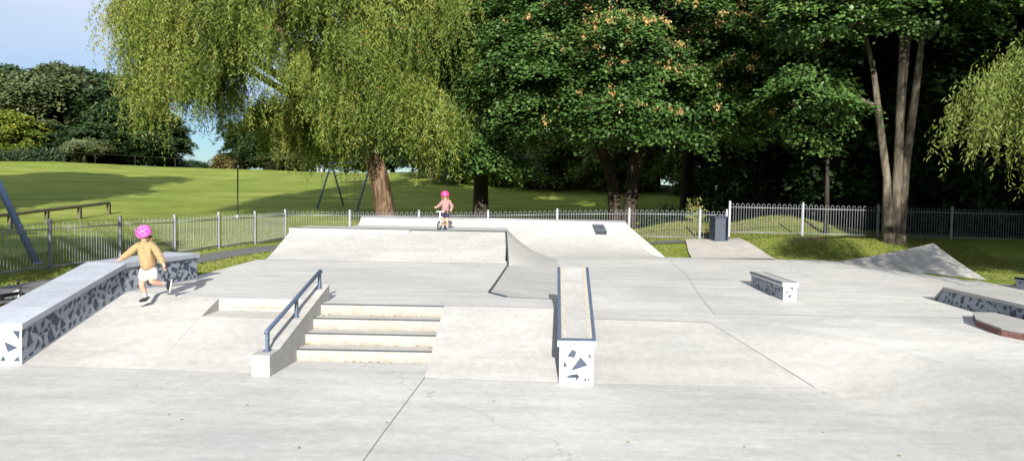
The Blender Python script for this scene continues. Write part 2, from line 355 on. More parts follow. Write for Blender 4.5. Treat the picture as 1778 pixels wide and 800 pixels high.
# upper deck, left part (z 0)
f.poly([(-6.9, 12.45, 0), (-5.8, 12.15, 0), (-4.54, 11.75, 0), (-3.1, 11.70, 0), (-3.02, 11.33, 0), (-1.0, 11.31, 0), (.78, 11.29, 0), (.78, 12.22, 0), (-.07, 12.40, 0), (-.38, 12.92, 0), (-.08, 18.1, 0), (-.08, 18.4, 0), (-6.15, 18.35, 0), (-6.1, 13.7, 0), (-6.9, 13.5, 0)], 0)
# upper deck, right part (gently rising to the back)
ri = [(2.97, 12, -.16), (3.5, 12, -.16), (4.5, 12, -.16), (5.7, 11.6, -.16), (6.4, 10.9, -.16), (6.8, 9.6, -.165), (8.6, 6.8, -.17), (10., 2, -.18), (10.6, -7, -.2)]
ro = cr + [(6.3, 9.15, -.30), (7.6, 6.4, -.26), (9., 2., -.2), (9.8, -7, -.2)]
sb.grid([[Vector(p).lerp(Vector(q), t) for t in (0, .5, 1)] for p, q in zip(ro, ri)], 0)
f.poly([(.95, 11.36, -.16), (2.97, 11.2, -.16), (2.97, 12, -.16), (.95, 12.0, -.16)], 0)
f.poly([ri[k] for k in (2, 3, 4)] + [(6.8, 9.6, -.165), (14, 9.6, -.165), (14, 12, -.16)], 0)
f.poly([(6.8, 9.6, -.165), (8.6, 6.8, -.17), (10., 2, -.18), (10.6, -7, -.2), (14, -7, -.2), (14, 9.6, -.165)], 0)
f.grid([[(x0 + (x1 - x0) * t, y, right_z(0, y)) for t in np.linspace(0, 1, 9)] for y, x0, x1 in
        [(12, .95, 14), (13.0, 1.05, 14), (14.6, 1.08, 14), (15.7, 1.1, 11.3), (17, 1.1, 10.6), (19, 1.1, 9.75), (20, .7, 9.3), (20.9, .4, 8.9), (21.2, .4, 8.8)]], 0)
# curved side transition with its steel lip (crest line -> toe line)
cres = [(-.07, 12.40, .0), (-.38, 12.92, .0), (-.30, 14.2, .0), (-.20, 16., .0), (-.08, 18.05, .0), (-.10, 18.7, .22), (-.13, 19.4, .46), (-.16, 20.15, .68), (-.16, 21.4, .68), (-.16, 22.6, .68)]
toes = [(.95, 12.1, -.16), (1.05, 13., -.139), (1.08, 14.6, -.108), (1.1, 16., -.081), (1.12, 18.0, -.042), (1.15, 18.7, -.03), (1.17, 19.4, -.015), (1.18, 20.1, -.003), (1.18, 21.4, -.003), (1.18, 22.6, -.003)]
rows = []
for a, b in zip(cres, toes):
    rows.append([(a[0] + (b[0] - a[0]) * t, a[1] + (b[1] - a[1]) * t, b[2] + (a[2] - b[2]) * (1 - math.sqrt(max(0, 1 - (1 - t) ** 2)) if a[2] < .05 and False else (1 - t) ** 2.0)) for t in np.linspace(0, 1, 13)])
f.grid(rows, 1)
f.poly([(-.07, 12.40, .0)] + rows[0][1:] + [(.78, 12.22, -.16), (.78, 12.22, 0)], 2)
gnd = f.build('skatepark_floor', [M['conc'], M['conc_sun'], M['tread'], M['riser']])
tag(gnd, kind='structure')
import bmesh
so_ = sb.build('side_bank', [M['conc'], M['conc_sun']], smooth=True); tag(so_, kind='structure')
bm = bmesh.new(); bm.from_mesh(so_.data); bmesh.ops.remove_doubles(bm, verts=bm.verts, dist=.004); bmesh.ops.recalc_face_normals(bm, faces=bm.faces); 
for q_ in bm.faces: q_.smooth = True
if sum(q_.normal.z for q_ in bm.faces) < 0: bmesh.ops.reverse_faces(bm, faces=bm.faces)
so_.data.materials[1] = concrete('sun_toned_bank', (.415, .41, .40), (.445, .435, .415), streak=.9, dirtamt=.35); bm.to_mesh(so_.data); bm.free()  # bank colour set darker than the slab to offset the sun on it
# joints and seams: thin sheets 4 mm proud
def strip(name, pts, w, m, dz=.004):
    b = B()
    for p, q in zip(pts[:-1], pts[1:]):
        p = Vector(p); q = Vector(q); d = (q - p).normalized(); s = Vector((-d.y, d.x, 0)) * w / 2; z = Vector((0, 0, dz))
        b.poly([p - s + z, q - s + z, q + s + z, p + s + z])
    return b.build(name, m, gnd)
strip('joint', [(-1.07, 9.5, FZ), (-1.22, 7.2, FZ), (-1.45, 3., FZ), (-1.6, -3, FZ)], .014, M['joint'])
strip('joint', [(3.25, 12.0, -.158), (3.5, 14, -.12), (3.95, 17., -.062), (4.2, 20., -.004), (4.4, 20.7, -.004)], .02, M['crack'])
strip('joint', [(3.25, 12.05, -.157), (4.6, 12.05, -.157), (6.0, 12.03, -.157), (7.6, 12.03, -.157)], .018, M['crack'])
strip('seam', [(-6.38, 9.79, FZ), (-4.6, 9.67, FZ), (-3.3, 9.55, FZ)], .02, M['seam'])
strip('seam', [(-2.9, 9.62, FZ), (-1.1, 9.5, FZ)], .015, M['seam'])
strip('seam', [(-1.07, 9.49, FZ), (.6, 9.37, FZ)], .022, M['seam'])
strip('seam', [(1.1, 9.36, FZ), (3.7, 9.33, FZ)], .022, M['seam'])
strip('seam', [(3.8, 9.34, FZ + .006), (3.385, 10.27, -.396), (2.97, 11.2, -.156)], .02, M['crack'])

strip('joint', [(1.0, 11.37, -.158), (2.97, 11.2, -.158)], .022, M['crack'])
strip('joint', [(-1.0, 11.31, .0), (.6, 11.28, .0)], .012, M['crack'])
strip('joint', [(1.2, 14.9, -.102), (5, 14.8, -.104), (9.5, 14.7, -.106)], .012, M['crack'])
b = B(); b.tube([(p[0], p[1], p[2] + .002) for p in cres[:8]], .022, 6)
b.build('steel_lip', M['dsteel'], gnd)
b = B(); b.tube([(-.38, 12.92, 0), (-.07, 12.40, 0), (.3, 12.30, 0), (.78, 12.22, 0)], .008, 6); b.build('steel_lip', M['dsteel'], gnd)

# ------------------------------------------------------------------ stairs
st = thing('concrete_stairs', 'four wide concrete steps with dark nosings beside the sloping handrail wall', 'stairs', (-2, 10.3, FZ))
for i in range(4):
    y0 = 10.32 + i * .33; z1 = FZ + .16 * (i + 1); y1 = 11.31 + (.0 if i < 3 else .0)
    xl = -3.0 + i * .015; xr = -1.075 + i * .022
    bb = B()
    if i < 3:
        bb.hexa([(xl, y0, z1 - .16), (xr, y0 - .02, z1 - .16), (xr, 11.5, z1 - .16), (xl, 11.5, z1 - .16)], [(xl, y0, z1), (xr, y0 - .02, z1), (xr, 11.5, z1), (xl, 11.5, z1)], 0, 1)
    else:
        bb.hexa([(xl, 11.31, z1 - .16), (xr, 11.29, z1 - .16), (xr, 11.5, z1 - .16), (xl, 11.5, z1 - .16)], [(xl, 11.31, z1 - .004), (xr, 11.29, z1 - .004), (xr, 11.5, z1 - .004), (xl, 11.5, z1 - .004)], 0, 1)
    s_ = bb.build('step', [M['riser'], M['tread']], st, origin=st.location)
    n = B(); yy = y0 if i < 3 else 11.31
    n.hexa([(xl, yy - .006, z1 - .010), (xr, yy - .026, z1 - .010), (xr, yy + .01, z1 - .010), (xl, yy + .03, z1 - .010)], [(xl, yy - .006, z1 + .004), (xr, yy - .026, z1 + .004), (xr, yy + .01, z1 + .004), (xl, yy + .03, z1 + .004)])
    n.build('nosing', M['dsteel'], s_, origin=st.location)

# sloping wall beside the stairs
wl = B()
nx0, nx1, fx0, fx1 = -3.235, -3.0, -3.03, -2.81
prof = [(9.42, FZ - .1, -.37), (9.72, FZ - .1, -.355), (11.45, -.2, .17), (11.72, -.2, .25)]
def wx(y, k): t = (y - 9.42) / 2.3; return (nx0 + (fx0 - nx0) * t) if k == 0 else (nx1 + (fx1 - nx1) * t)
for (ya, ba, ta), (yb, b2, tb) in zip(prof[:-1], prof[1:]):
    q = [(wx(ya, 0), ya, FZ - .1), (wx(ya, 1), ya - .03, FZ - .1), (wx(yb, 1), yb - .03, FZ - .1), (wx(yb, 0), yb, FZ - .1)]
    wl.hexa(q, [(q[0][0], q[0][1], ta), (q[1][0], q[1][1], ta), (q[2][0], q[2][1], tb), (q[3][0], q[3][1], tb)])
o = wl.build('stair_side_wall', M['conc_sun'], origin=(-3.1, 9.5, FZ)); tag(o, 'low sloping concrete wall along the left of the steps carrying the metal handrail', 'wall')
hr = thing('handrail', 'blue grey steel handrail sloping down on the low stair wall', 'handrail', (-3.1, 9.5, -.36))
def wtop(y): return float(np.interp(y, [9.42, 9.72, 11.45, 11.72], [-.37, -.355, .17, .25]))
def wc(y): return (wx(y, 0) + wx(y, 1)) / 2
b = B(); pa = (wc(9.6), 9.6, wtop(9.6) + .25); pb = (wc(11.6), 11.6, wtop(11.6) + .25)
b.tube([(pa[0], pa[1] - .02, pa[2] - .02), pa, pb, (pb[0], pb[1] + .03, pb[2] - .02)], .029, 12); b.build('rail', M['steel'], hr, smooth=True)
for y in (9.62, 10.62, 11.57):
    b = B(); zt = pa[2] + (pb[2] - pa[2]) * (y - pa[1]) / (pb[1] - pa[1])
    b.box((wc(y), y, (zt + wtop(y)) / 2), (.035, .075, zt - wtop(y) + .01)); b.box((wc(y), y, wtop(y) + .006), (.09, .13, .012))
    b.build('post', M['steel'], hr)

# ------------------------------------------------------------------ painted ledges
def shards(bld, quad, n, rmin, rmax, m, seed, eps=.003, shapes=None):
    """irregular dark triangles and quads painted on a flat quad (p00,p10,p11,p01)"""
    rs = random.Random(seed); p00, p10, p11, p01 = [Vector(p) for p in quad]
    w = ((p10 - p00).length + (p11 - p01).length) / 2; h = ((p01 - p00).length + (p11 - p10).length) / 2
    nn = (p10 - p00).cross(p01 - p00).normalized() * eps
    def at(s, t): return (p00.lerp(p10, s)).lerp(p01.lerp(p11, s), t) + nn
    if shapes:
        for sh in shapes: bld.poly([at(*q) for q in sh], m)
        return
    cs = []
    for _ in range(n * 60):
        if len(cs) >= n: break
        r = rs.uniform(rmin, rmax); x = rs.uniform(0, w); y = rs.uniform(0, h)
        if any((x - a) ** 2 + (y - b_) ** 2 < ((r + c) * .72) ** 2 for a, b_, c in cs): continue
        cs.append((x, y, r)); k = rs.choice((3, 3, 3, 4, 4)); a0 = rs.uniform(0, 2 * PI); el = rs.uniform(.5, 1.); ea = rs.uniform(0, PI)
        pts = []
        for i in range(k):
            a = a0 + 2 * PI * (i + rs.uniform(-.25, .25)) / k; px = math.cos(a) * r * rs.uniform(.8, 1.1); py = math.sin(a) * r * rs.uniform(.8, 1.1)
            u = px * math.cos(ea) + py * math.sin(ea); v = (-px * math.sin(ea) + py * math.cos(ea)) * el
            pts.append((x + u * math.cos(ea) - v * math.sin(ea), y + u * math.sin(ea) + v * math.cos(ea)))
        pts = [(min(max(p[0] / w, .004), .996), min(max(p[1] / h, .01), .99)) for p in pts]
        bld.poly([at(*p) for p in pts], m)

# centre ledge
lg = thing('painted_ledge', 'tall sloping ledge with a white front and steel edges in the middle of the bank', 'skate ledge', (.85, 9.4, FZ), 'painted skate ledges')
nl, nr, fl, fr = Vector((.615, 9.30, 0)), Vector((1.035, 9.29, 0)), Vector((.765, 12.15, 0)), Vector((1.215, 12.16, 0))
ZN, ZF = -.075, .535
b = B()
bt = lambda p, z: (p.x, p.y, z)
b.hexa([bt(nl, FZ - .03), bt(nr, FZ - .03), bt(fr, -.4), bt(fl, -.4)], [bt(nl, ZN - .07), bt(nr, ZN - .07), bt(fr, ZF - .07), bt(fl, ZF - .07)])
shards(b, [bt(nl, FZ), bt(nr, FZ), bt(nr, ZN - .07), bt(nl, ZN - .07)], 0, 0, 0, 1, 1, .004, shapes=[
    [(.22, .70), (.36, .88), (.50, .83), (.44, .66)], [(.32, .33), (.62, .70), (.84, .48)], [(.50, .93), (.74, .91), (.72, .985), (.47, .985)], [(.82, .72), (.92, .64), (.92, .78)],
    [(.12, .40), (.24, .47), (.12, .60)], [(.20, .21), (.42, .26), (.52, .08), (.60, .20), (.52, .28), (.3, .14)], [(.70, .08), (.80, .20), (.80, .08)], [(.83, .09), (.90, .09), (.90, .27)], [(.12, .78), (.17, .81), (.12, .86)], [(.53, .30), (.40, .24), (.57, .33)]])
shards(b, [bt(fl, -.1), bt(nl, FZ), bt(nl, ZN - .07), bt(fl, ZF - .07)], 34, .06, .12, 1, 3)
shards(b, [bt(nr, FZ), bt(fr, -.1), bt(fr, ZF - .07), bt(nr, ZN - .07)], 34, .06, .12, 1, 4)
b.poly([(nl.x, nl.y - .0015, FZ), (nr.x, nr.y - .0015, FZ), (nr.x, nr.y - .0015, ZN - .07), (nl.x, nl.y - .0015, ZN - .07)], 2)
b.build('body', [M['white_shade'], M['black'], M['white']], lg)
# cap: pale core, rough aggregate strips, steel angles as parts
def lerp_edge(s, t):  # s across 0..1, t along
    a = nl.lerp(fl, t); c = nr.lerp(fr, t); d = (c - a).normalized(); a = a - d * .025; c = c + d * .025
    return a.lerp(c, s)
def capstrip(bld, s0, s1, dz0, dz1, m, t0=-.008, t1=1.):
    P = [lerp_edge(s, t) for s, t in ((s0, t0), (s1, t0), (s1, t1), (s0, t1))]; zz = [ZN + (ZF - ZN) * t for t in (t0, t0, t1, t1)]
    bld.hexa([bt(p, z + dz0) for p, z in zip(P, zz)], [bt(p, z + dz1) for p, z in zip(P, zz)], m)
b = B(); capstrip(b, .09, .91, -.07, -.006, 0); b.build('cap', [M['conc_sun']], lg)
b = B(); capstrip(b, .10, .22, -.05, -.001, 0, .0, 1.002); capstrip(b, .78, .90, -.05, -.001, 0, .0, 1.002); b.build('aggregate_strip', M['agg'], lg)
for s0, s1 in ((0, .09), (.91, 1)):
    b = B(); capstrip(b, s0, s1, -.085, .002, 0, -.002, 1.004); b.build('steel_edge', M['steel'], lg)
b = B(); capstrip(b, -.005, 1.005, -.082, -.008, 0, -.018, -.003); capstrip(b, 0.0, 1.0, -.008, .002, 1, -.018, .006); b.build('end_plate', [M['white'], M['steel']], lg)

# left ledge: follows the bank then the deck, with a bend
lg = thing('painted_ledge', 'long bent ledge behind the running child, its side covered in dark shards', 'skate ledge', (-6.5, 11, FZ), 'painted skate ledges')
path = [(-6.36, 9.80, FZ, -.17), (-6.24, 12.20, -.02, .40), (-5.84, 14.05, 0, .42)]
dirs = [Vector((.05, 1, 0)).normalized(), Vector((.12, 1, 0)).normalized(), Vector((.21, 1, 0)).normalized()]
W = .62
body = B(); cap = B()
for i in range(2):
    (xa, ya, ba, ta), (xb, yb, b2, tb) = path[i], path[i + 1]
    na = Vector((-dirs[i].y, dirs[i].x, 0)); nb = Vector((-dirs[i + 1].y, dirs[i + 1].x, 0))
    a, c = Vector((xa, ya, 0)), Vector((xb, yb, 0)); a2, c2 = a + na * W, c + nb * W
    if i == 0:
        body.hexa([bt(a2, FZ - .1), bt(a, FZ - .1), bt(c, FZ - .1), bt(c2, FZ - .1)], [bt(a2, ta), bt(a, ta), bt(c, tb), bt(c2, tb)])
    else:
        body.hexa([bt(a2, -.1), bt(a, -.1), bt(c, -.1), bt(c2, -.1)], [bt(a2, ta), bt(a, ta), bt(c, tb), bt(c2, tb)])
    shards(body, [(xa, ya, ba + .04), (xb, yb, b2 + .03), (xb, yb, tb - .03), (xa, ya, ta - .03)], 95 if i == 0 else 60, .05, .15, 1, 10 + i)
    e = .035
    P = [a2 + na * e, a - na * e, c - nb * e, c2 + nb * e]
    if i == 0: P[0] -= dirs[0] * e; P[1] -= dirs[0] * e
    else: P[2] += dirs[2] * e; P[3] += dirs[2] * e
    cap.hexa([bt(P[0], ta), bt(P[1], ta), bt(P[2], tb), bt(P[3], tb)], [bt(P[0], ta + .075), bt(P[1], ta + .075), bt(P[2], tb + .075), bt(P[3], tb + .075)])
na = Vector((-dirs[0].y, dirs[0].x, 0)); a = Vector((path[0][0], path[0][1], 0)) - dirs[0] * .003; a2 = a + na * W
body.poly([bt(a2, FZ - .05), bt(a, FZ - .05), bt(a, -.17), bt(a2, -.17)], 2)
shards(body, [bt(a2, FZ + .03), bt(a, FZ + .03), bt(a, -.17), bt(a2, -.17)], 0, 0, 0, 1, 5, .003, shapes=[
    [(.62, .62), (.93, .45), (.70, .30)], [(.80, .95), (.97, .95), (.95, .68)], [(.80, .03), (.93, .20), (.97, .04)], [(.25, .8), (.5, .9), (.45, .6)], [(.1, .2), (.3, .4), (.4, .1)], [(.52, .03), (.6, .2), (.66, .05)]])
body.build('body', [M['white_shade'], M['black'], M['white']], lg); cap.build('cap', M['cap'], lg)

# right small box
def box_ledge(label, pl, pr, length, dz, h, ang, w, seed, showfront=True, off=(0, 0)):
    z0 = dz
    t = thing('painted_ledge', label, 'skate ledge', (pl[0], pl[1], z0), 'painted skate ledges')
    p = Vector((pl[0], pl[1], 0)); d = Vector((math.sin(ang), math.cos(ang), 0)); r = Vector((math.cos(ang), -math.sin(ang), 0))
    A, Bq, C_, D_ = p, p + r * w, p + r * w + d * length, p + d * length
    b = B(); b.hexa([bt(q, z0 - .05) for q in (A, Bq, C_, D_)], [bt(q, z0 + h - .065) for q in (A, Bq, C_, D_)])
    zt = z0 + h - .065
    shards(b, [bt(D_, z0), bt(A, z0), bt(A, zt), bt(D_, zt)], int(26 * length / 2), .04, .085, 1, seed)
    shards(b, [bt(Bq, z0), bt(C_, z0), bt(C_, zt), bt(Bq, zt)], int(26 * length / 2), .04, .085, 1, seed + 1)
    shards(b, [bt(A, z0), bt(Bq, z0), bt(Bq, zt), bt(A, zt)], 0, 0, 0, 1, 1, .003, shapes=[[(.42, .96), (.78, .94), (.72, .72)], [(.16, .68), (.40, .70), (.46, .60), (.16, .55)], [(.30, .38), (.66, .46), (.52, .14)]])
    b.poly([bt(A - d * .0015, z0), bt(Bq - d * .0015, z0), bt(Bq - d * .0015, zt), bt(A - d * .0015, zt)], 2)
    b.build('body', [M['white_shade'], M['black'], M['white']], t)
    e = .025; b = B(); A2, B2, C2, D2 = A - r * e - d * e, Bq + r * e - d * e, C_ + r * e + d * e, D_ - r * e + d * e
    b.hexa([bt(q, zt) for q in (A2, B2, C2, D2)], [bt(q, zt + .065) for q in (A2, B2, C2, D2)]); b.build('cap', M['white'] if showfront else M['cap'], t)
    for s0, s1 in ((0, .12), (.88, 1)):
        b = B(); q = [A2.lerp(B2, s0), A2.lerp(B2, s1), D2.lerp(C2, s1), D2.lerp(C2, s0)]; q[0] -= d * -.02; q[1] -= d * -.02
        b.hexa([bt(k, zt + .03) for k in q], [bt(k, zt + .069) for k in q]); b.build('steel_edge', M['steel'], t)
    b = B(); q = [A2.lerp(B2, .12), A2.lerp(B2, .88), D2.lerp(C2, .88), D2.lerp(C2, .12)]; q[0] += d * .02; q[1] += d * .02
    b.hexa([bt(k, zt + .03) for k in q], [bt(k, zt + .067) for k in q]); b.build('top_slab', M['conc_sun'], t)
    return t
box_ledge('small box ledge with a bright white end standing alone on the open slab', (4.885, 13.55), None, 1.95, -.131, .32, .02, .235, 20)
box_ledge('corner of a low painted box at the right edge by the shaded grass', (10.52, 15.45), None, .3, -.096, .24, .0, 1.6, 30, False)
# long ledge at right
t = thing('painted_ledge', 'long low ledge with a slanted far end behind the red edged pad at the right', 'skate ledge', (7.8, 12, -.15), 'painted skate ledges')
z0 = -.155; b = B(); yA, yB = 9.0, 13.95; xl, xr = 7.75, 8.75
b.hexa([(xl, yA, z0 - .05), (xr, yA, z0 - .05), (xr, yB, z0 - .05), (xl + .08, yB, z0 - .05)], [(xl, yA, z0 + .28), (xr, yA, z0 + .28), (xr, yB - .30, z0 + .28), (xl + .08, yB - .30, z0 + .28)])
shards(b, [(xl + .075, yB - .25, z0), (xl, yA, z0), (xl, yA, z0 + .24), (xl + .075, yB - .4, z0 + .24)], 70, .05, .10, 1, 40)
b.build('body', [M['white_shade'], M['black']], t)
b = B(); b.hexa([(xl - .03, yA, z0 + .255), (xr + .03, yA, z0 + .255), (xr + .03, yB - .27, z0 + .255), (xl + .05, yB - .27, z0 + .255)], [(xl - .03, yA, z0 + .31), (xr + .03, yA, z0 + .31), (xr + .03, yB - .31, z0 + .31), (xl + .05, yB - .31, z0 + .31)], 0)
b.hexa([(xl + .05, yB - .27, z0 + .255), (xr + .03, yB - .27, z0 + .255), (xr + .03, yB + .04, z0 - .02), (xl + .05, yB + .04, z0 - .02)], [(xl + .05, yB - .31, z0 + .31), (xr + .03, yB - .31, z0 + .31), (xr + .03, yB + .1, z0 - .02), (xl + .05, yB + .1, z0 - .02)], 0)
b.build('cap', [M['conc_d']], t)
# low pad with red pebble edge
pts = [(6.96, 11.28), (6.84, 10.5), (6.98, 10.1), (7.3, 9.75), (7.69, 9.7), (7.69, 12.0), (7.35, 12.0)]
t = thing('low_pad', 'low rounded concrete pad with a red brown pebble edge at the right', 'skate pad', (7.3, 10.6, -.16))
b = B(); b.prism([(7.33 + (x - 7.33) * .99, 10.8 + (y - 10.8) * .99) for x, y in pts], -.18, -.075, 0); b.build('edge', M['red'], t)
b = B(); b.prism(pts, -.075, -.05, 0); b.build('top', M['conc_sun'], t, bevel=.006)

# ------------------------------------------------------------------ flat bank ramp with platform, and quarter pipe
t = thing('bank_ramp', 'wide flat topped concrete bank ramp that the child with the bike stands on', 'skate ramp', (-3, 19, 0))
b = B()
Lx0, Lx1 = -5.95, -.06
# inclined face
fc = B()
fc.grid([[(-5.95 + (5.87) * s, 18.30, .004) if k == 0 else
         (-5.95 + .10 * k / 8 * 1.0 + (5.80 - .10 * k / 8) * s - .0, 18.30 + 1.9 * k / 8, .68 * (k / 8) ** 1.12 + .004) for s in np.linspace(0, 1, 9)] for k in range(9)])
fc.build('sloping_face', M['conc_sun'], t, smooth=True)
b.poly([(-5.85, 20.2, .684), (-.16, 20.2, .684), (-.16, 22.9, .684), (-4.6, 22.9, .684), (-4.6, 21.7, .684), (-5.8, 21.6, .684)])
b.build('platform', M['conc_d'], t)
b = B(); b.poly([(-5.95, 18.3, 0), (-5.92, 19.4, .36), (-5.85, 20.2, .68), (-5.8, 21.6, .68), (-5.8, 21.6, -.1), (-5.95, 18.3, -.1)]); b.poly([(-5.8, 21.6, -.1), (-5.8, 21.6, .68), (-4.6, 21.7, .68), (-4.6, 21.7, -.1)])
b.build('side_wall', M['conc_d'], t)
b = B(); b.hexa([(-5.88, 19.98, .5), (-2.72, 19.98, .5), (-2.65, 20.3, .5), (-5.85, 20.3, .5)], [(-5.88, 19.98, .705), (-2.72, 19.98, .705), (-2.65, 20.3, .705), (-5.85, 20.3, .705)]); b.build('kerb_block', M['conc_sun'], t, bevel=.01)
b = B(); b.tube([(-2.70, 20.18, .687), (-.16, 20.18, .687)], .02, 6); b.tube([(-5.86, 19.98, .706), (-2.72, 19.98, .706)], .012, 6); b.build('steel_lip', M['dsteel'], t)

qp = thing('quarter_pipe', 'pale curved quarter pipe along the back fence with a small dark plaque', 'skate ramp', (1, 21, 0))
R_ = 3.6
def arc(t, y0, z0, y1, z1):   # concave transition, t 0..1
    a = t; return (y0 + (y1 - y0) * a, z0 + (z1 - z0) * (a ** 2.0 * .82 + a * .18 * a))
rows = []
for i in range(15):
    tt_ = i / 14; row = []
    for s in np.linspace(0, 1, 31):
        x0 = -4.55 + s * (4.45 + 4.55); x1 = -4.55 + s * (3.42 + 4.55); x = x0 + (x1 - x0) * tt_ ** .55
        y0 = 20.0 + .95 * max(0, s - .45) / .55; zb = -.003
        y, z = arc(tt_, y0, zb, 22.85, .91); row.append((x, y, z + .004 * tt_))
    rows.append(row)
b = B(); b.grid(rows); face = b.build('curved_face', M['conc_sun'], qp, smooth=True)
b = B(); top = rows[-1]; b.grid([[(p[0], p[1], .916) for p in top], [(p[0], 23.45, .916) for p in top]]); b.grid([[(p[0], 23.45, .916) for p in top], [(p[0], 23.45, -.1) for p in top]])
b.poly([r[-1] for r in rows] + [(3.42, 23.45, .914), (3.42, 23.45, -.1), (4.4, 21, -.1)]); b.poly([r[0] for r in rows] + [(-4.55, 23.45, .914), (-4.55, 23.45, -.1), (-4.55, 20, -.1)])
b.build('back_deck', M['conc_d'], qp)
b = B(); b.tube([(-4.55, 22.84, .925), (3.42, 22.84, .925)], .028, 8); b.build('coping', M['galv'], qp, smooth=True)
# plaque
def on_face(x, t): y, z = arc(t, 20.0, -.052, 22.85, .91); return Vector((x, y, z))
pl = B(); c0, c1 = on_face(2.55, .925), on_face(2.95, .925); d0, d1 = on_face(2.60, .80), on_face(3.0, .80)
c0, c1 = Vector((2.40, 22.66, .81)), Vector((2.72, 22.66, .81)); d0, d1 = Vector((2.47, 22.30, .61)), Vector((2.79, 22.30, .61))
nn = (d1 - d0).cross(c0 - d0).normalized()
pl.hexa([d0 + nn * -.06, d1 + nn * -.06, c1 + nn * -.06, c0 + nn * -.06], [d0 + nn * .03, d1 + nn * .03, c1 + nn * .03, c0 + nn * .03])
P_ = lambda s, t, e=.034: (d0.lerp(d1, s)).lerp(c0.lerp(c1, s), t) + nn * e
for (s0, s1, t0, t1) in [(.08, .92, .08, .16), (.08, .92, .80, .92), (.05, .08, .08, .92), (.92, .95, .08, .92)]:
    pl.poly([P_(s0, t0), P_(s1, t0), P_(s1, t1), P_(s0, t1)], 1)
for k in range(5):
    s = .16 + k * .145
    pl.poly([P_(s, .34), P_(s + .035, .34), P_(s + .06, .56), P_(s + .02, .56)], 1); pl.poly([P_(s + .05, .36), P_(s + .1, .36), P_(s + .1, .42), P_(s + .05, .42)], 1)
pq = pl.build('plaque', [M['dsteel'], M['galv']], qp); pq['label'] = 'small dark metal plaque with pale lettering'

# ------------------------------------------------------------------ pyramid corner at right
t = thing('corner_bank', 'low triangular concrete bank with branch shadows beside the shaded lawn', 'skate ramp', (9.8, 18.6, 0))
a_, c_, ap = Vector((8.85, 20.7, -.003)), Vector((10.62, 16.75, -.07)), Vector((10.82, 19.45, .62))
b = B(); K = 10; rows = []
for i in range(K + 1):
    u = i / K; p = a_.lerp(ap, u); q = c_.lerp(ap, u); zz = lambda v: v
    rows.append([tuple(p.lerp(q, s) - Vector((0, 0, .035 * math.sin(PI * u)))) for s in np.linspace(0, 1, 9)])
b.grid(rows); b.build('sloping_face', M['conc_d'], t, smooth=True)
b = B(); e1 = [Vector(r[0]) for r in rows]; e2 = [Vector(r[-1]) for r in rows]
b.grid([[tuple(p) for p in e1], [(p.x + .12, p.y + .25, -.1) for p in e1]]); b.grid([[tuple(p) for p in e2], [(p.x + .25, p.y + .1, -.1) for p in e2]])
b.build('back_face', M['conc_d'], t)

# ------------------------------------------------------------------ paths
def ribbon(name, L_, R2, m, dz=.03, kind='structure'):
    b = B(); P = []
    for (a, c) in zip(L_, R2):
        P.append([(a[0] + (c[0] - a[0]) * s, a[1] + (c[1] - a[1]) * s, float(terr(a[0] + (c[0] - a[0]) * s, a[1] + (c[1] - a[1]) * s)) + dz) for s in np.linspace(0, 1, 7)])
    b.grid(P); o = b.build(name, m, smooth=True); return tag(o, kind=kind)
def dens(pts, k=12):
    out = []
    for p, q in zip(pts[:-1], pts[1:]): out += [(p[0] + (q[0] - p[0]) * i / k, p[1] + (q[1] - p[1]) * i / k) for i in range(k)]
    return out + [pts[-1]]
ribbon('path', dens([(-9.0, 2), (-8.72, 10), (-8.45, 14), (-8.1, 19), (-7.4, 23.2), (-6.6, 24.9), (-4, 25.3), (5.6, 25.2)]),
       dens([(-7.45, 2), (-7.35, 10), (-7.3, 14), (-7.0, 19), (-6.4, 21.8), (-5.9, 23.6), (-4, 24.3), (5.6, 24.3)]), M['asph'])
ribbon('path', dens([(5.0, 20.95), (5.25, 22.5), (5.75, 25.2)]), dens([(7.35, 20.95), (7.5, 22.5), (7.55, 25.2)]), M['pathc'], .045)

# ------------------------------------------------------------------ leaf clouds
def leaf_obj(name, P, D, Nn, L_, W_, tint, m, parent, mid=.45):
    n = len(P)
    D = D / np.linalg.norm(D, axis=1, keepdims=True); S = np.cross(D, Nn); S /= np.linalg.norm(S, axis=1, keepdims=True) + 1e-9
    L_ = np.broadcast_to(L_, (n,))[:, None]; W_ = np.broadcast_to(W_, (n,))[:, None]
    V = np.stack([P, P + D * L_ * mid + S * W_ / 2, P + D * L_, P + D * L_ * mid - S * W_ / 2], 1).reshape(-1, 3)
    me = bpy.data.meshes.new(name); raw_mesh(me, V, np.arange(4 * n).reshape(-1, 4), 4); me.materials.append(m)
    at = me.attributes.new('tint', 'FLOAT', 'FACE'); at.data.foreach_set('value', np.clip(tint, 0, 1).astype(np.float32))
    o = bpy.data.objects.new(name, me); COL.objects.link(o)
    if parent is not None: o.parent = parent
    return o
def unit(n): v = RNG.normal(size=(n, 3)); return v / np.linalg.norm(v, axis=1, keepdims=True)

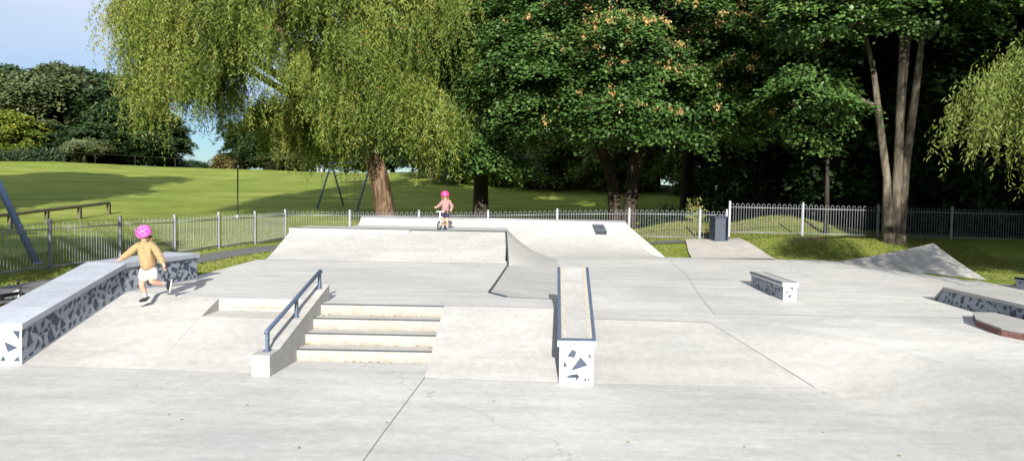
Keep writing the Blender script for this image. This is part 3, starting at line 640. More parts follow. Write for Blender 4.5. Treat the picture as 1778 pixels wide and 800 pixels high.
def weeping(parent, org, outs, clump_tint, bottom, mname, per=24, nl=46, lsz=(.15, .034), lens=(1.3, 3.4), spread=.45):
    """hanging strands from each clump origin; positions relative to parent"""
    base = np.array(parent.location); Ps = []; Ds = []; Ts = []
    for o, out, ct in zip(org, outs, clump_tint):
        k = per; L_ = RNG.uniform(*lens, k); st0 = o + RNG.normal(size=(k, 3)) * np.array([spread, spread, spread * .6])
        dr = out + RNG.normal(size=(k, 3)) * .35; dr[:, 2] = 0; amp = RNG.uniform(.15, .8, k)
        sw = RNG.normal(size=(k, 3)) * .06
        t = (np.arange(nl)[None, :] + RNG.uniform(0, 1, (k, 1))) / nl
        s = t * L_[:, None]
        h = amp[:, None] * (1 - np.exp(-1.8 * s)); p = st0[:, None, :] + dr[:, None, :] * h[..., None] + sw[:, None, :] * s[..., None] ** 2 * .6
        p[..., 2] += -(s - .35 * h) + .0
        bz = bottom(p[..., 0], p[..., 1]) + RNG.normal(size=(k, 1)) * .5 + RNG.normal() * .25
        ok = p[..., 2] > bz
        P = p[ok]; n = len(P)
        if n == 0: continue
        a = RNG.uniform(0, 2 * PI, n); hd = np.stack([np.cos(a), np.sin(a), -RNG.uniform(.35, 2.2, n)], 1)
        Ps.append(P); Ds.append(hd); Ts.append(np.clip(ct + RNG.normal(size=n) * .17, 0, .93))
        # twig stems follow as thin long leaves
    P = np.concatenate(Ps); D = np.concatenate(Ds); T_ = np.concatenate(Ts); n = len(P)
    T_ = np.where(RNG.random(n) < .006, 1., T_)
    P = P + RNG.normal(size=P.shape) * .03
    return leaf_obj('crown', P - base, D, unit(n), lsz[0] * RNG.uniform(.7, 1.25, n), lsz[1] * RNG.uniform(.8, 1.3, n), T_, M[mname], parent)

def shell(c, r, n, rmin=.65, half=None):
    d = unit(n * 3)
    if half is not None: d = d[d @ np.array(half) > -.35]
    d = d[:n]; q = RNG.uniform(rmin, 1., (len(d), 1)) ; return np.array(c) + d * np.array(r) * q, d

def limbs(bld, root, tips, r0, seed, k=7, sag=.0, rtip=.02, n=7):
    rs = random.Random(seed)
    for tp in tips:
        a = Vector(root); c = Vector(tp); mid = a.lerp(c, .5) + Vector((rs.uniform(-.6, .6), rs.uniform(-.6, .6), (c - a).length * .14))
        pts = []; rr = []
        for i in range(k):
            t = i / (k - 1); pts.append(a * (1 - t) ** 2 + mid * 2 * t * (1 - t) + c * t * t + Vector((rs.uniform(-.08, .08), rs.uniform(-.08, .08), rs.uniform(-.06, .06))) * (t > 0)); rr.append(r0 * (1 - t) ** .8 + rtip)
        bld.tube(pts, rr, n, lump=.05)

# --- the big weeping willow
WX, WY = -4.95, 29.5; wz = float(terr(WX, WY)) - .1
wil = thing('willow_tree', 'large weeping willow with a thick brown trunk and bright hanging foliage behind the fence', 'tree', (WX, WY, wz))
b = B()
b.tube([(WX + .25, WY, wz - .1), (WX + .18, WY, wz + .25), (WX + .02, WY, wz + .9), (WX - .12, WY, wz + 1.7), (WX - .28, WY, wz + 2.5), (WX - .45, WY - .1, wz + 3.4), (WX - .6, WY - .2, wz + 4.3)], [.60, .46, .40, .37, .37, .41, .32], 18, lump=.07)
tips = [(-12.8, 27.5, 8.2), (-10, 26, 9), (-7.5, 25, 9.5), (-5, 25.5, 10), (-3, 27, 8.5), (-2, 29, 9), (-9, 32, 10), (-5, 33, 10), (-13, 30, 7.5), (-6, 29, 12), (-9, 29, 11), (-3, 31, 11)]
limbs(b, (WX - .45, WY - .1, wz + 3.0), tips, .2, 3)
sub = []
rs = random.Random(4)
for tp in tips[:9]:
    for _ in range(3): sub.append((Vector(tp).lerp(Vector((WX - .5, WY, 5.5)), rs.uniform(.2, .5)), Vector(tp) + Vector((rs.uniform(-2, 2), rs.uniform(-1.5, 1.5), rs.uniform(-1.5, 1.)))))
for a, c in sub: limbs(b, a, [c], .06, rs.random(), 5, rtip=.012, n=5)
b.build('trunk', M['bark_w'], wil, smooth=True)
O = []; U_ = []
for c, r, n, rm in [((-8.2, 29, 8.6), (5.6, 4.6, 4.9), 270, .68), ((-12.0, 28.2, 7.4), (2.3, 2.3, 3.2), 85, .5), ((-3.4, 28.6, 8.0), (2.5, 3.2, 4.2), 85, .6), ((-8.5, 26.4, 7.2), (4.4, 1.6, 1.8), 60, .3), ((-13.2, 28, 9), (1.2, 1.6, 1.2), 14, .3), ((-7, 26.5, 9.6), (4.5, 2., 1.6), 60, .3), ((-8.3, 32.3, 5.4), (4.2, 1.1, 1.6), 80, .2), ((-7, 30, 13.6), (5.2, 4.2, 3.6), 110, .4), ((-3.0, 27.2, 5.2), (1.6, 1.2, 1.6), 22, .3), ((-6, 27.5, 5.5), (2.2, 1.2, 1.5), 20, .3)]:
    p, d = shell(c, r, n, rm); d = d.copy(); d[:, 2] = 0; O.append(p); U_.append(d)
O = np.concatenate(O); U_ = np.concatenate(U_)
vo = np.sin(O[:, 0] * 1.25 + 1.) * np.sin(O[:, 2] * 1.5 + O[:, 0] * .5) + .5 * np.sin(O[:, 1] * 1.4 + O[:, 0] * .8); keep = (O[:, 2] > 4.0) & (vo > -.36); O = O[keep]; U_ = U_[keep]
def wbot(x, y): return np.where(y < 30.2, np.interp(x, [-10.8, -10., -9.2, -7.4, -6.6, -6.2], [0, 4.2, 4.8, 4.4, 3.4, 0]), 0) .clip(wbot0(x))
def wbot0(x): return np.interp(x, [-16, -14.5, -13, -12.35, -12.0, -11.4, -10.2, -9.2, -7.5, -6, -5, -4.4, -3.6, -2.9, -2.2, -1.5, 0], [5.2, 3.6, 2.8, 3.4, 4.6, 4.3, 3.5, 2.9, 2.4, 2.5, 3.0, 2.6, 2.2, 1.7, 1.9, 3.4, 5.5])
ct = np.where(O[:, 0] < -10.5, .62, .48) + RNG.normal(size=len(O)) * .24  # left clumps lighter: sunlit side put into the leaf colour
weeping(wil, O, U_, ct, wbot, 'lf_w', per=34, nl=40, lens=(.6, 2.5), spread=.33, lsz=(.15, .03))

# --- sycamores: pads of leaves on limbs
def pads(parent, cen, out, rad_, n_per, lsz, mname, name='crown', thick=.28, tmean=.45, tsd=.22, gap=0.):
    base = np.array(parent.location); Ps = []; Ds = []; Ns = []; Ts = []; Ls = []
    for c, o, r in zip(cen, out, rad_):
        n = int(n_per * r * r); a = RNG.uniform(0, 2 * PI, n); q = np.sqrt(RNG.random(n)) * r * (1 + .22 * np.sin(3 * a + c[0] * 3) + .15 * np.sin(5 * a + c[1]))
        p = np.stack([np.cos(a) * q, np.sin(a) * q, -.45 * q * q / max(r, .1) * .8 + RNG.normal(size=n) * thick * .45], 1)
        tilt = .42 * (p @ np.array([o[0], o[1], 0])); p[:, 2] -= tilt
        nm = np.stack([o[0] * .5 + p[:, 0] * .3, o[1] * .5 + p[:, 1] * .3, np.full(n, .9)], 1) + RNG.normal(size=(n, 3)) * .32
        dd = np.stack([p[:, 0] + o[0] * .6, p[:, 1] + o[1] * .6, np.full(n, -.45)], 1) + RNG.normal(size=(n, 3)) * .5
        Ps.append(p + c); Ds.append(dd); Ns.append(nm); Ts.append(np.full(n, tmean + RNG.normal() * tsd * .6) + RNG.normal(size=n) * tsd); Ls.append(RNG.uniform(.75, 1.25, n) * lsz)
    P = np.concatenate(Ps); L_ = np.concatenate(Ls)
    return leaf_obj(name, P - base, np.concatenate(Ds), np.concatenate(Ns), L_, L_ * .85, np.concatenate(Ts), M[mname], parent, mid=.42)

def sycamore(name, label, x, y, stems, lobes, npad, rp, dens_, leaf, bk, mname='lf_m', group=None, seeds=None, stem_r=.28, half=(0, -1, .0), rmin=.72, zmin=2.6, tmean=.45, limb_n=16, base_r=1.):
    z = float(terr(x, y)) - .08
    t = thing(name, label, 'tree', (x, y, z), group)
    b = B(); rs = random.Random(int(x * 13 + y * 7))
    forks = []
    for (dx, dy, h, tx, ty, r) in stems:
        pts = [(x + dx * .5, y + dy * .5, z - .1), (x + dx * .75, y + dy * .75, z + .25 * h * .3), (x + dx, y + dy, z + h * .3), (x + dx + (tx - dx) * .3, y + dy + (ty - dy) * .3, z + h * .55), (x + dx + (tx - dx) * .6, y + dy + (ty - dy) * .6, z + h * .8), (x + tx, y + ty, z + h)]
        b.tube(pts, [r * 1.5 * base_r, r * 1.15, r, r * .88, r * .7, r * .4], 12, lump=.05); forks.append((x + dx + (tx - dx) * .4, y + dy + (ty - dy) * .4, z + h * .62)); forks.append(pts[-1])
    C_ = []; O_ = []
    tot = sum(l[2] for l in lobes)
    for c, r, w in lobes:
        p, d = shell(c, r, int(npad * w / tot), rmin, half); C_.append(p); O_.append(d)
    C_ = np.concatenate(C_); O_ = np.concatenate(O_); k = C_[:, 2] > zmin; C_ = C_[k]; O_ = O_[k]
    for i in range(min(limb_n, len(C_))):
        j = rs.randrange(len(C_)); tp = C_[j]; fk = min(forks, key=lambda q: (Vector(q) - Vector(tp)).length)
        limbs(b, fk, [tuple(tp)], .07, i, 5, rtip=.012, n=5)
    b.build('trunk', M[bk], t, smooth=True)
    rr = RNG.uniform(rp[0], rp[1], len(C_))
    pads(t, C_, O_, rr, dens_, leaf, mname, tmean=tmean)
    if seeds:
        sc, srange, ns = seeds
        d2 = ((C_ - np.array(sc)) / np.array(srange)); w = np.exp(-(d2 ** 2).sum(1)) * (C_[:, 1] < y - 1) + .03
        idx = RNG.choice(len(C_), ns, p=w / w.sum()); P = []; 
        for j in idx:
            a = RNG.uniform(0, 2 * PI); q = rr[j] * RNG.uniform(.2, 1.); o = C_[j] + np.array([math.cos(a) * q, math.sin(a) * q - .1, -.35 * q + .03 - .42 * (O_[j][0] * math.cos(a) * q + O_[j][1] * math.sin(a) * q)])
            P.append(o + RNG.normal(size=(14, 3)) * .06 + np.array([0, -.28, .03]))
        P = np.concatenate(P); n = len(P); dd = RNG.normal(size=(n, 3)) * .6 + np.array([0, -.2, -1])
        s_ = leaf_obj('winged_seeds', P - np.array(t.location), dd, unit(n), .11, .06, RNG.random(n), M['lf_seed'], t); s_['kind'] = 'stuff'; s_['label'] = 'bunches of orange brown winged seeds'
    return t

sycamore('sycamore_tree', 'broad dark green sycamore hung with orange seed bunches in the middle', 4.4, 30.5,
         [(-.35, 0, 6, -2.2, -1, .24), (.40, 0, 6.5, .9, -.6, .26)],
         [((4.6, 29.6, 8.6), (5.6, 5.2, 4.6), 10), ((4.8, 31.5, 14.), (5.2, 4.5, 3.6), 4.5), ((8.2, 28.5, 6.6), (2.6, 3.0, 2.6), 2.6), ((1.2, 28, 6.2), (2.6, 2.6, 2.6), 2.2), ((5.0, 27, 5.0), (3.6, 1.8, 1.4), 1.8)],
         410, (.6, 1.25), 560, .135, 'bark_m', seeds=((5.2, 25.5, 8.0), (3.6, 3, 1.9), 440))
sycamore('sycamore_tree', 'dark sycamore with an ivy covered trunk between the willow and the seed bearing tree', -1.35, 32.5,
         [(0, 0, 7, .3, -.2, .30)], [((-1.0, 31.5, 6.6), (3.0, 3.2, 4.2), 10), ((-1.0, 32.5, 12), (3.6, 3.2, 3.4), 5), ((-1.3, 29.5, 4.0), (2.3, 1.4, 1.3), 2)], 160, (.6, 1.15), 520, .135, 'bark_d', zmin=2.3)
# right multi-stem tree
sycamore('sycamore_tree', 'tall pale barked tree with several stems rising from the lawn at the right', 11.75, 23.3,
         [(-.30, 0, 6.8, -1.2, .1, .12), (.0, -.05, 8.5, .1, .2, .135), (.30, .1, 7.6, .9, .2, .135), (.12, .25, 8, .55, .5, .10)],
         [((11.6, 23.2, 9.0), (4.2, 3.6, 3.0), 10), ((8.6, 22.6, 7.4), (1.7, 1.8, 1.3), 2.2), ((9.0, 23.0, 5.2), (1.1, .9, .9), 1.0)], 92, (.5, 1.0), 560, .13, 'bark_p', rmin=.55, zmin=4.3, limb_n=22, base_r=1.15)
sycamore('sapling', 'slender young tree behind the right hand railings', 10.35, 25.0, [(0, 0, 3.6, -.1, 0, .07)], [((9.9, 24.6, 4.2), (1.0, .9, 1.1), 1)], 16, (.35, .6), 500, .12, 'bark_d', zmin=2.9, limb_n=8)
sycamore('background_tree', 'shaded tree with a straight dark trunk behind the shrub bed', 8.35, 36.5, [(0, 0, 7, .3, 0, .26)], [((8.4, 36.5, 8.5), (4.2, 3.5, 4.5), 1)], 110, (.8, 1.4), 260, .2, 'bark_d', mname='lf_d', zmin=4.4)

# --- the shaded wood behind on the right and centre
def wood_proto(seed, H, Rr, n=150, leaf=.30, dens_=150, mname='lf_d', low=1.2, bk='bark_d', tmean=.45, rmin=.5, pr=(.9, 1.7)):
    """a tree at the origin; returns its root"""
    t = thing('woodland_tree', None, 'tree', (0, 0, 0)); rs = random.Random(seed)
    b = B(); b.tube([(0, 0, -.4), (.05, 0, 1), (rs.uniform(-.2, .2), 0, H * .35), (rs.uniform(-.3, .3), rs.uniform(-.3, .3), H * .7), (0, 0, H * .93)], [.34, .27, .22, .14, .04], 9, lump=.06)
    c, d = shell((0, 0, H * .5 + low * .5), (Rr, Rr, H * .5 - low * .5), n, rmin)
    wob = 1 + .28 * np.sin(3 * np.arctan2(d[:, 1], d[:, 0]) + seed) * np.cos(3 * d[:, 2] + seed); c[:, :2] *= wob[:, None]
    for i in range(12): tp = c[rs.randrange(len(c))]; limbs(b, (0, 0, max(1.2, min(tp[2] * .7, H * .8))), [tuple(tp)], .09, i + seed, 5, rtip=.015, n=5)
    b.build('trunk', M[bk], t, smooth=True, origin=(0, 0, 0))
    pads(t, c, d, RNG.uniform(pr[0], pr[1], len(c)), dens_, leaf, mname, thick=.5, tmean=tmean)
    return t
def place(proto, x, y, sc, rz, label, group, name=None, used={}, szz=None):
    o = proto if 'placed' not in used.get(proto.as_pointer(), ()) else copy_tree(proto); used[proto.as_pointer()] = ('placed',)
    if name: o.name = name
    o.location = (x, y, float(terr(x, y)) - .1); o.scale = (sc, sc, sc * (szz or 1)); o.rotation_euler.z = rz; tag(o, label, None, group)
    return o
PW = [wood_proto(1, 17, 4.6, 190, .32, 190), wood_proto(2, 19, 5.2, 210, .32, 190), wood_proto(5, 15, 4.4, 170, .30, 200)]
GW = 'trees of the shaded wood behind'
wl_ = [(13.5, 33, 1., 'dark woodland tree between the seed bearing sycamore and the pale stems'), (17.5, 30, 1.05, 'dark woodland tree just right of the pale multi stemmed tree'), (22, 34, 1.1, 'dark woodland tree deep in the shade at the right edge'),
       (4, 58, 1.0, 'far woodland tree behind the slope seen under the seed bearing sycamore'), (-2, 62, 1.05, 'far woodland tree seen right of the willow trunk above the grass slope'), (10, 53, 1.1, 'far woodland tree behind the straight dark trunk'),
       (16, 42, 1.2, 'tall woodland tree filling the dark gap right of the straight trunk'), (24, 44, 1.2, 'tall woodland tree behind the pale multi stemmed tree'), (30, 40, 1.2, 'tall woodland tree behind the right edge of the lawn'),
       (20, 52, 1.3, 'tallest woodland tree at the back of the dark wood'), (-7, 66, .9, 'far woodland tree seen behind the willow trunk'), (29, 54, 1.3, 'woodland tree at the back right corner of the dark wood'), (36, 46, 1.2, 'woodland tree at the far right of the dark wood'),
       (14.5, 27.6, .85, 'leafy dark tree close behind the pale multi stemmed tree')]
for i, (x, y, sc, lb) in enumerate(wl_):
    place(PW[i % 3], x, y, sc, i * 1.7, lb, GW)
# undergrowth that closes the wood
for i, (x, y, sx, lb) in enumerate([(13.5, 29.5, 1, 'low dark bush behind the right hand railings left of the pale stems'), (17.5, 27.5, 1.1, 'low dark bush behind the pale stemmed tree'), (23, 29, 1.2, 'low dark bush at the right edge under the wood'), (11, 33, 1., 'low dark bush behind the earth mound'),
                                   (20, 25.5, 1., 'low dark bush near the right edge of the shaded lawn'), (18, 35, 1.3, 'dark bush deep between the woodland trunks'), (26, 36, 1.4, 'dark bush under the trees at the right edge'), (13, 38, 1.3, 'dark bush behind the straight dark trunk')]):
    if i == 0:
        bp = thing('bush', None, 'bush', (0, 0, 0)); c, d = shell((0, 0, 1.3), (2.4, 1.6, 1.5), 60, .4)
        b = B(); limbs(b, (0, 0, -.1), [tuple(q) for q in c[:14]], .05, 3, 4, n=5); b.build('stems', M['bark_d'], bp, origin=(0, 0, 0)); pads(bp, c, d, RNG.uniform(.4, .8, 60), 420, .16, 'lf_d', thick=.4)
        o = bp
    else: o = copy_tree(bp)
    o.location = (x, y, float(terr(x, y)) - .1); o.scale = (sx * 1.2, sx, sx * 1.3); o.rotation_euler.z = i * 2.1 * 0 + (.4 if i % 2 else 0); tag(o, lb, None, 'bushes under the shaded wood')

# --- shrub bed and hedge bushes under the crown, lit look put into brighter leaves
for i, (x, y, sc, lb) in enumerate([(1.6, 29.8, (.8, .7, .42), 'low dark shrub in the bed left of the forked trunk'), (3.0, 29.4, (.7, .6, .40), 'low dark shrub touching the forked trunk on the left'), (6.2, 30.4, (.6, .6, .50), 'dark shrub just right of the forked trunk'), (-.2, 30.2, (.8, .6, .33), 'low dark shrub nearest the ivy covered trunk'), (7.4, 31.2, (.5, .5, .36), 'small shrub beside the straight dark trunk')]):
    o = copy_tree(bp); o.name = 'shrub'; o.location = (x, y, float(terr(x, y)) - .1); o.scale = tuple(q * .75 for q in sc); tag(o, lb, 'shrub', 'shrubs in the bed behind the fence')
PH = wood_proto(9, 5.5, 3.0, 90, .22, 300, 'lf_w2', .2, tmean=.35, pr=(.6, 1.1))
for i, (x, y, sc, lb) in enumerate([(1, 55.5, 1., 'pale green hedge bush above the slope left of the forked trunk'), (6.5, 50, .9, 'pale green hedge bush seen right of the forked trunk'), (11.5, 46, .8, 'green bush at the top of the slope right of the straight trunk'), (-4, 60, 1, 'green hedge bush on the slope right of the willow trunk'), (3.8, 53, 1., 'pale green hedge bush seen between the stems of the forked trunk'), (9, 49, .95, 'yellowish hedge bush at the top of the slope left of the straight trunk'), (-1.5, 58, 1., 'hedge bush above the slope right of the ivy covered trunk'), (14.5, 45, .9, 'hedge bush at the right end of the row along the slope')]):
    place(PH, x, y, sc, i * 2., lb, 'bushes along the top of the slope', 'hedge_bush')

# --- far trees at left on the hill
FD = wood_proto(21, 11, 5.0, 200, .42, 110, 'lf_bd', .8, tmean=.5, pr=(1.0, 1.9)); FO = wood_proto(22, 12, 6.0, 240, .42, 110, 'lf_bo', .8, tmean=.5, pr=(1.0, 1.9))
FY = wood_proto(23, 8, 4.0, 130, .36, 150, 'lf_by', .6, tmean=.5, pr=(.8, 1.5)); FB = wood_proto(24, 4.2, 3.0, 60, .28, 170, 'lf_bo', 1.6, 'bark_p', tmean=.6, pr=(.7, 1.2)); FBr = wood_proto(25, 4, 3.2, 70, .3, 170, 'lf_bb', .3, tmean=.5, pr=(.7, 1.2))
GL = 'trees on the hill at the left'
def hx(px, y): return (px - 889) / 1318 * y
for pr, px, y, sc, sz, nm, lb in [
    (FD, 10, 104, 1.15, 1.15, 'hill_tree', 'tall dark green hill tree at the left edge of the picture'), (FD, 60, 118, 1.2, 1.1, 'hill_tree', 'dark green tree rising behind the tall olive tree'), (FO, 85, 97, 1.05, 1.05, 'hill_tree', 'tall olive green tree in the middle of the left hill group'),
    (FO, 175, 104, 1.1, .95, 'hill_tree', 'dense olive tree right of the tallest one on the hill'), (FD, 215, 96, 1.0, 1.1, 'hill_tree', 'dark hill tree just left of the hanging willow branches'), (FD, 262, 100, .95, .72, 'hill_tree', 'shaded tree at the right end of the left hill group'),
    (FY, 22, 88, .85, .9, 'yellow_green_tree', 'yellow green tree low at the left edge of the hill'), (FY, 60, 90, .55, .7, 'yellow_green_tree', 'smaller yellow green tree beside the hedge at the left'), (FB, 147, 84, .75, .9, 'pale_tree', 'small pale spreading tree in front of the dark hill trees'),
    (FD, 130, 110, 1.25, 1.1, 'hill_tree', 'dark tree filling the middle of the hill group behind the pale tree'), (FD, -40, 100, 1.2, 1.1, 'hill_tree', 'dark tree half outside the left edge of the picture'), (FD, 100, 92, .8, .55, 'hill_tree', 'low dark tree under the olive one by the hedge'), (FD, 190, 90, .8, .6, 'hill_tree', 'low dark tree right of the small pale one'), (FD, 240, 92, .7, .6, 'hill_tree', 'low dark tree under the willow branches at the end of the group'),
    (FD, 345, 150, .55, .42, 'distant_tree', 'small distant green tree in the gap under the willow'), (FD, 372, 160, .4, .35, 'distant_tree', 'smallest distant tree in the gap right under the willow'), (FBr, 402, 100, .85, .7, 'autumn_bush', 'orange brown bush on the hill behind the thin pole'),
    (FD, 470, 100, .95, .85, 'hill_tree', 'dark green hill tree behind the willow left of the swing'), (FD, 530, 98, 1.0, .9, 'hill_tree', 'dark green hill tree right behind the small shed'), (FD, 600, 96, 1.0, 1.0, 'hill_tree', 'hill tree hidden behind the willow branches left of its trunk'), (FO, 500, 86, .5, .42, 'hill_tree', 'low olive bush tree along the hill top under the willow'), (FD, 680, 92, 1., 1., 'hill_tree', 'hill tree behind the willow trunk'), (FD, 760, 88, 1., 1., 'hill_tree', 'hill tree behind the hanging willow fringe at its right')]:
    o = place(pr, hx(px, y), y, sc, px * .37, lb, GL, nm, szz=sz / 1.0)
# low distant treeline
for px, lb in ((300, 'low distant hedge left of the gap'), (330, 'low distant hedge in the gap under the willow')):
    o = copy_tree(bp); o.name = 'distant_hedge'; o.location = (hx(px, 140), 140, float(terr(hx(px, 140), 140))); o.scale = (2, 1, .9); tag(o, lb, 'hedge', 'distant hedges')

# --- willow at the right edge: mostly outside the frame, one bright branch in it
wr = thing('willow_tree', 'bright willow branches hanging in from the right edge', 'tree', (15.0, 13.0, 0))
b = B(); b.tube([(15, 13, -.3), (14.95, 13, 1.2), (14.8, 13.1, 2.8), (14.7, 13.2, 4.5)], [.6, .42, .38, .3], 14, lump=.07)
limbs(b, (14.7, 13.2, 4.2), [(10.2, 13.5, 4.6), (9.6, 14, 4.4), (12, 12, 8), (14, 15, 9), (16, 12, 10), (18, 14, 8), (15, 10, 8)], .16, 5)
b.build('trunk', M['bark_w'], wr, smooth=True)
o1, d1 = shell((15.6, 13.2, 8.6), (4.6, 4.0, 4.8), 190, .3); d1[:, 2] = 0
o2 = np.array([[8.75, 13.9, 3.8], [8.5, 14.1, 3.5], [9.0, 13.8, 4.2], [9.3, 13.7, 4.4], [9.1, 14.2, 3.9], [9.6, 13.9, 4.4], [8.9, 14.3, 3.5], [9.4, 14.3, 4.2], [9.9, 13.8, 4.5], [9.7, 14.4, 4.0], [10.1, 14.2, 4.5], [9.5, 13.5, 3.6], [10.2, 13.6, 4.0], [9.9, 13.9, 3.4], [10.4, 14.0, 3.3], [10.5, 13.8, 4.6]]); d2 = np.tile([-.9, .1, 0], (len(o2), 1))
o2 = np.concatenate([o2, np.stack([RNG.uniform(9.8, 11.0, 6), RNG.uniform(10.4, 11.8, 6), RNG.uniform(3.0, 4.4, 6)], 1)]); d2 = np.tile([-.9, .1, 0], (len(o2), 1))
OO = np.concatenate([o1, o2]); DD = np.concatenate([d1, d2])
kk = ~((OO[:, 0] < 11.2) & (OO[:, 2] > 5.0)); OO = OO[kk]; DD = DD[kk]
def rbot(x, y): return np.interp(x, [7.2, 8, 8.6, 9.2, 9.6, 10.2, 12], [4.0, 3.5, 3.0, 2.5, 2.25, 2.2, 2.4])
weeping(wr, OO, DD, np.where(OO[:, 0] < 11, .6, .5), rbot, 'lf_w2', per=30, nl=40, lsz=(.105, .02), lens=(.7, 1.7), spread=.28)

# --- trees outside the frame whose shade falls into the picture
PS = wood_proto(31, 20, 4.6, 200, .45, 90, 'lf_d', 3.5, 'bark_m', pr=(1.1, 1.9))
for x, y, s, zs, lb in [(22.5, 9, 1.05, 1, 'tall tree outside the frame right of the right hand willow'), (16.4, -3, .80, 1.0, 'tall tree outside the frame behind the camera on the right'), (21, -2, 1., 1.3, 'second tall tree outside the frame behind the camera on the right'), (29, 2, 1.2, 1.2, 'farthest right tree outside the frame'), (27, 16, 1.1, 1., 'tree outside the frame right of the dark bushes'),
                        (-28.5, 25, 1.1, .86, 'tree outside the frame at the left beyond the playground'), (-35, 29, 1.1, .8, 'second tree outside the frame at the left beyond the playground')]:
    place(PS, x, y, s, x * .7, lb, 'tall trees around the park outside the frame', 'park_tree', szz=zs)
PS2 = wood_proto(41, 7.8, 3.6, 150, .3, 150, 'lf_d', 2.2, 'bark_m', pr=(.8, 1.4))
place(PS2, -13.2, 2.5, 1.2, .5, 'small tree outside the frame at the left of the path', None, 'park_tree')
place(PS2, -20., 5.5, 1.25, 1.5, 'second small tree outside the frame left of the playground', None, 'park_tree')

# ------------------------------------------------------------------ railings
def fence(label, posts, zs, h=.99, post_over=.05):
    t = thing('railing_fence', label, 'fence', (posts[0][0], posts[0][1], zs[0]), 'bow topped railings')
    H = h
    for i, ((x, y), z) in enumerate(zip(posts, zs)):
        b = B(); b.box((x, y, z + H / 2 + .0), (.06, .06, H + .12)); b.box((x, y, z + H + .065), (.066, .066, .012)); b.build('post', M['galv'], t)
    for ((xa, ya), za), ((xb, yb), zb) in zip(zip(posts[:-1], zs[:-1]), zip(posts[1:], zs[1:])):
        a = Vector((xa, ya, za)); c = Vector((xb, yb, zb)); L_ = (c - a).length; nh = int(round(L_ / .168)); b = B()
        at = lambda s, hh: a.lerp(c, s) + Vector((0, 0, hh))
        for hh in (.10, H - .13):
            b.tube([at(.012, hh), at(.988, hh)], .014, 6)
        m_ = .5 / nh
        for k in range(nh):
            s0 = (k + .24) / nh; s1 = (k + .76) / nh; sm = (s0 + s1) / 2; r = (s1 - s0) / 2
            pts = [at(s0, .05), at(s0, H - .05)] + [at(sm - r * math.cos(q), H - .05 + r * L_ * math.sin(q)) for q in (PI * .25, PI * .5, PI * .75)] + [at(s1, H - .05), at(s1, .05)]
            b.tube(pts, .0062, 5, caps=False)
        b.build('panel', M['galv'], t, smooth=True)
    return t
n = 9; LP = [(-9.37 - .155 * 3 + .162 * 1. * i * .93, 15.3 - 2.14 * 3 + 2.14 * i) for i in range(n)]
LP = [(np.interp(y, [8.8, 15.3, 26.0], [-10.1, -9.33, -7.78]), y) for y in [8.88 + 2.14 * i for i in range(9)]]
fence('long bow topped railing running beside the path at the left', LP, [float(terr(x, y)) + .0 for x, y in LP])
BP = [(-7.78, 26.0)] + [((px - 889) / 1318 * yy, yy) for px, yy in ((607, 26.0), (727, 26.0), (847, 25.9), (967, 25.8), (1092, 25.7), (1215, 25.6))] + [(7.2, 25.5)]
BZ = [0, .02, .05, .10, .19, .26, .27, .27]
fence('bow topped railing along the back behind the quarter pipe', BP[0:], [z - .03 for z in BZ])
RP = [((px - 889) / 1318 * 24.3, 24.3) for px in (1266, 1393, 1524, 1652, 1785)]
fence('taller standing bow topped railing on the bank right of the litter bin', RP, [.50, .49, .47, .44, .42], h=1.02)

# litter bin
t = thing('litter_bin', 'dark blue square litter bin standing at the end of the railing', 'bin', (6.75, 24.75, .28))
b = B(); b.box((6.75, 24.75, .28 + .37), (.46, .5, .78), .12); b.build('body', M['bin'], t, bevel=.015)
b = B(); b.box((6.75 - .03, 24.75 - .26, .28 + .37), (.34, .02, .70), .12); b.build('front_panel', M['binl'], t)
b = B(); b.box((6.75, 24.75, .28 + .775), (.5, .54, .035), .12); b.build('lid', M['binl'], t, bevel=.01)

# wooden knee rail
t = thing('wooden_rail_fence', 'low weathered wooden rail fence on the lawn at the left', 'fence', (-19.4, 34, .4))
pa, pb = Vector((-19.1, 29.2, 0)), Vector((-18.6, 34.8, 0))
pp = [Vector((-19.1 - 2.0, 24., 0)), Vector((-19.5, 28.4, 0)), Vector((-19.2, 30.8, 0)), Vector((-18.95, 32.7, 0)), Vector((-18.75, 34.6, 0))]
pp = [Vector((x, y, float(terr(x, y)))) for x, y in [(-19.7, 25.2), (-19.45, 27.1), (-19.2, 29.), (-18.95, 30.9), (-18.7, 32.8), (-18.45, 34.7)]]
for p in pp: b = B(); b.box((p.x, p.y, p.z + .24), (.13, .13, .60)); b.build('post', M['wood'], t, origin=t.location)
b = B()
b.tube([(p.x, p.y, p.z + .55) for p in pp], .075, 6, rot=.5); b.build('rail', M['wood'], t, origin=t.location)

# swings
def swing(label, A1, A2, H, mt, r, spl, zb):
    t = thing('swing_frame', label, 'swing', (A1[0], A1[1], zb)); a1 = Vector((A1[0], A1[1], zb + H)); a2 = Vector((A2[0], A2[1], zb + H))
    d = (a2 - a1).normalized(); s = Vector((-d.y, d.x, 0))
    for a, sg in ((a1, -1), (a2, 1)):
        for k in (-1, 1):
            b = B(); ft = a + s * k * spl + Vector((0, 0, -H - .1)); b.tube([a, ft], r, 10); b.tube([ft + Vector((0, 0, .0)), ft + Vector((0, 0, .12))], r * 1.4, 10); b.build('leg', mt, t, smooth=True)
    b = B(); b.tube([a1 - d * .1, a2 + d * .1], r * .9, 10); b.build('crossbar', mt, t, smooth=True)
    for q in (.33, .67):
        c = a1.lerp(a2, q); b = B(); b.box((c.x, c.y, zb + .5), (.42, .17, .035), math.atan2(d.y, d.x)); se = b.build('seat', M['blackp'], t)
        b = B()
        for k in (-.2, .2): e = c + d * k; b.tube([(e.x, e.y, zb + .5), (e.x, e.y, zb + H)], .008, 5)
        b.build('chain', M['galv'], se, origin=t.location)
    return t
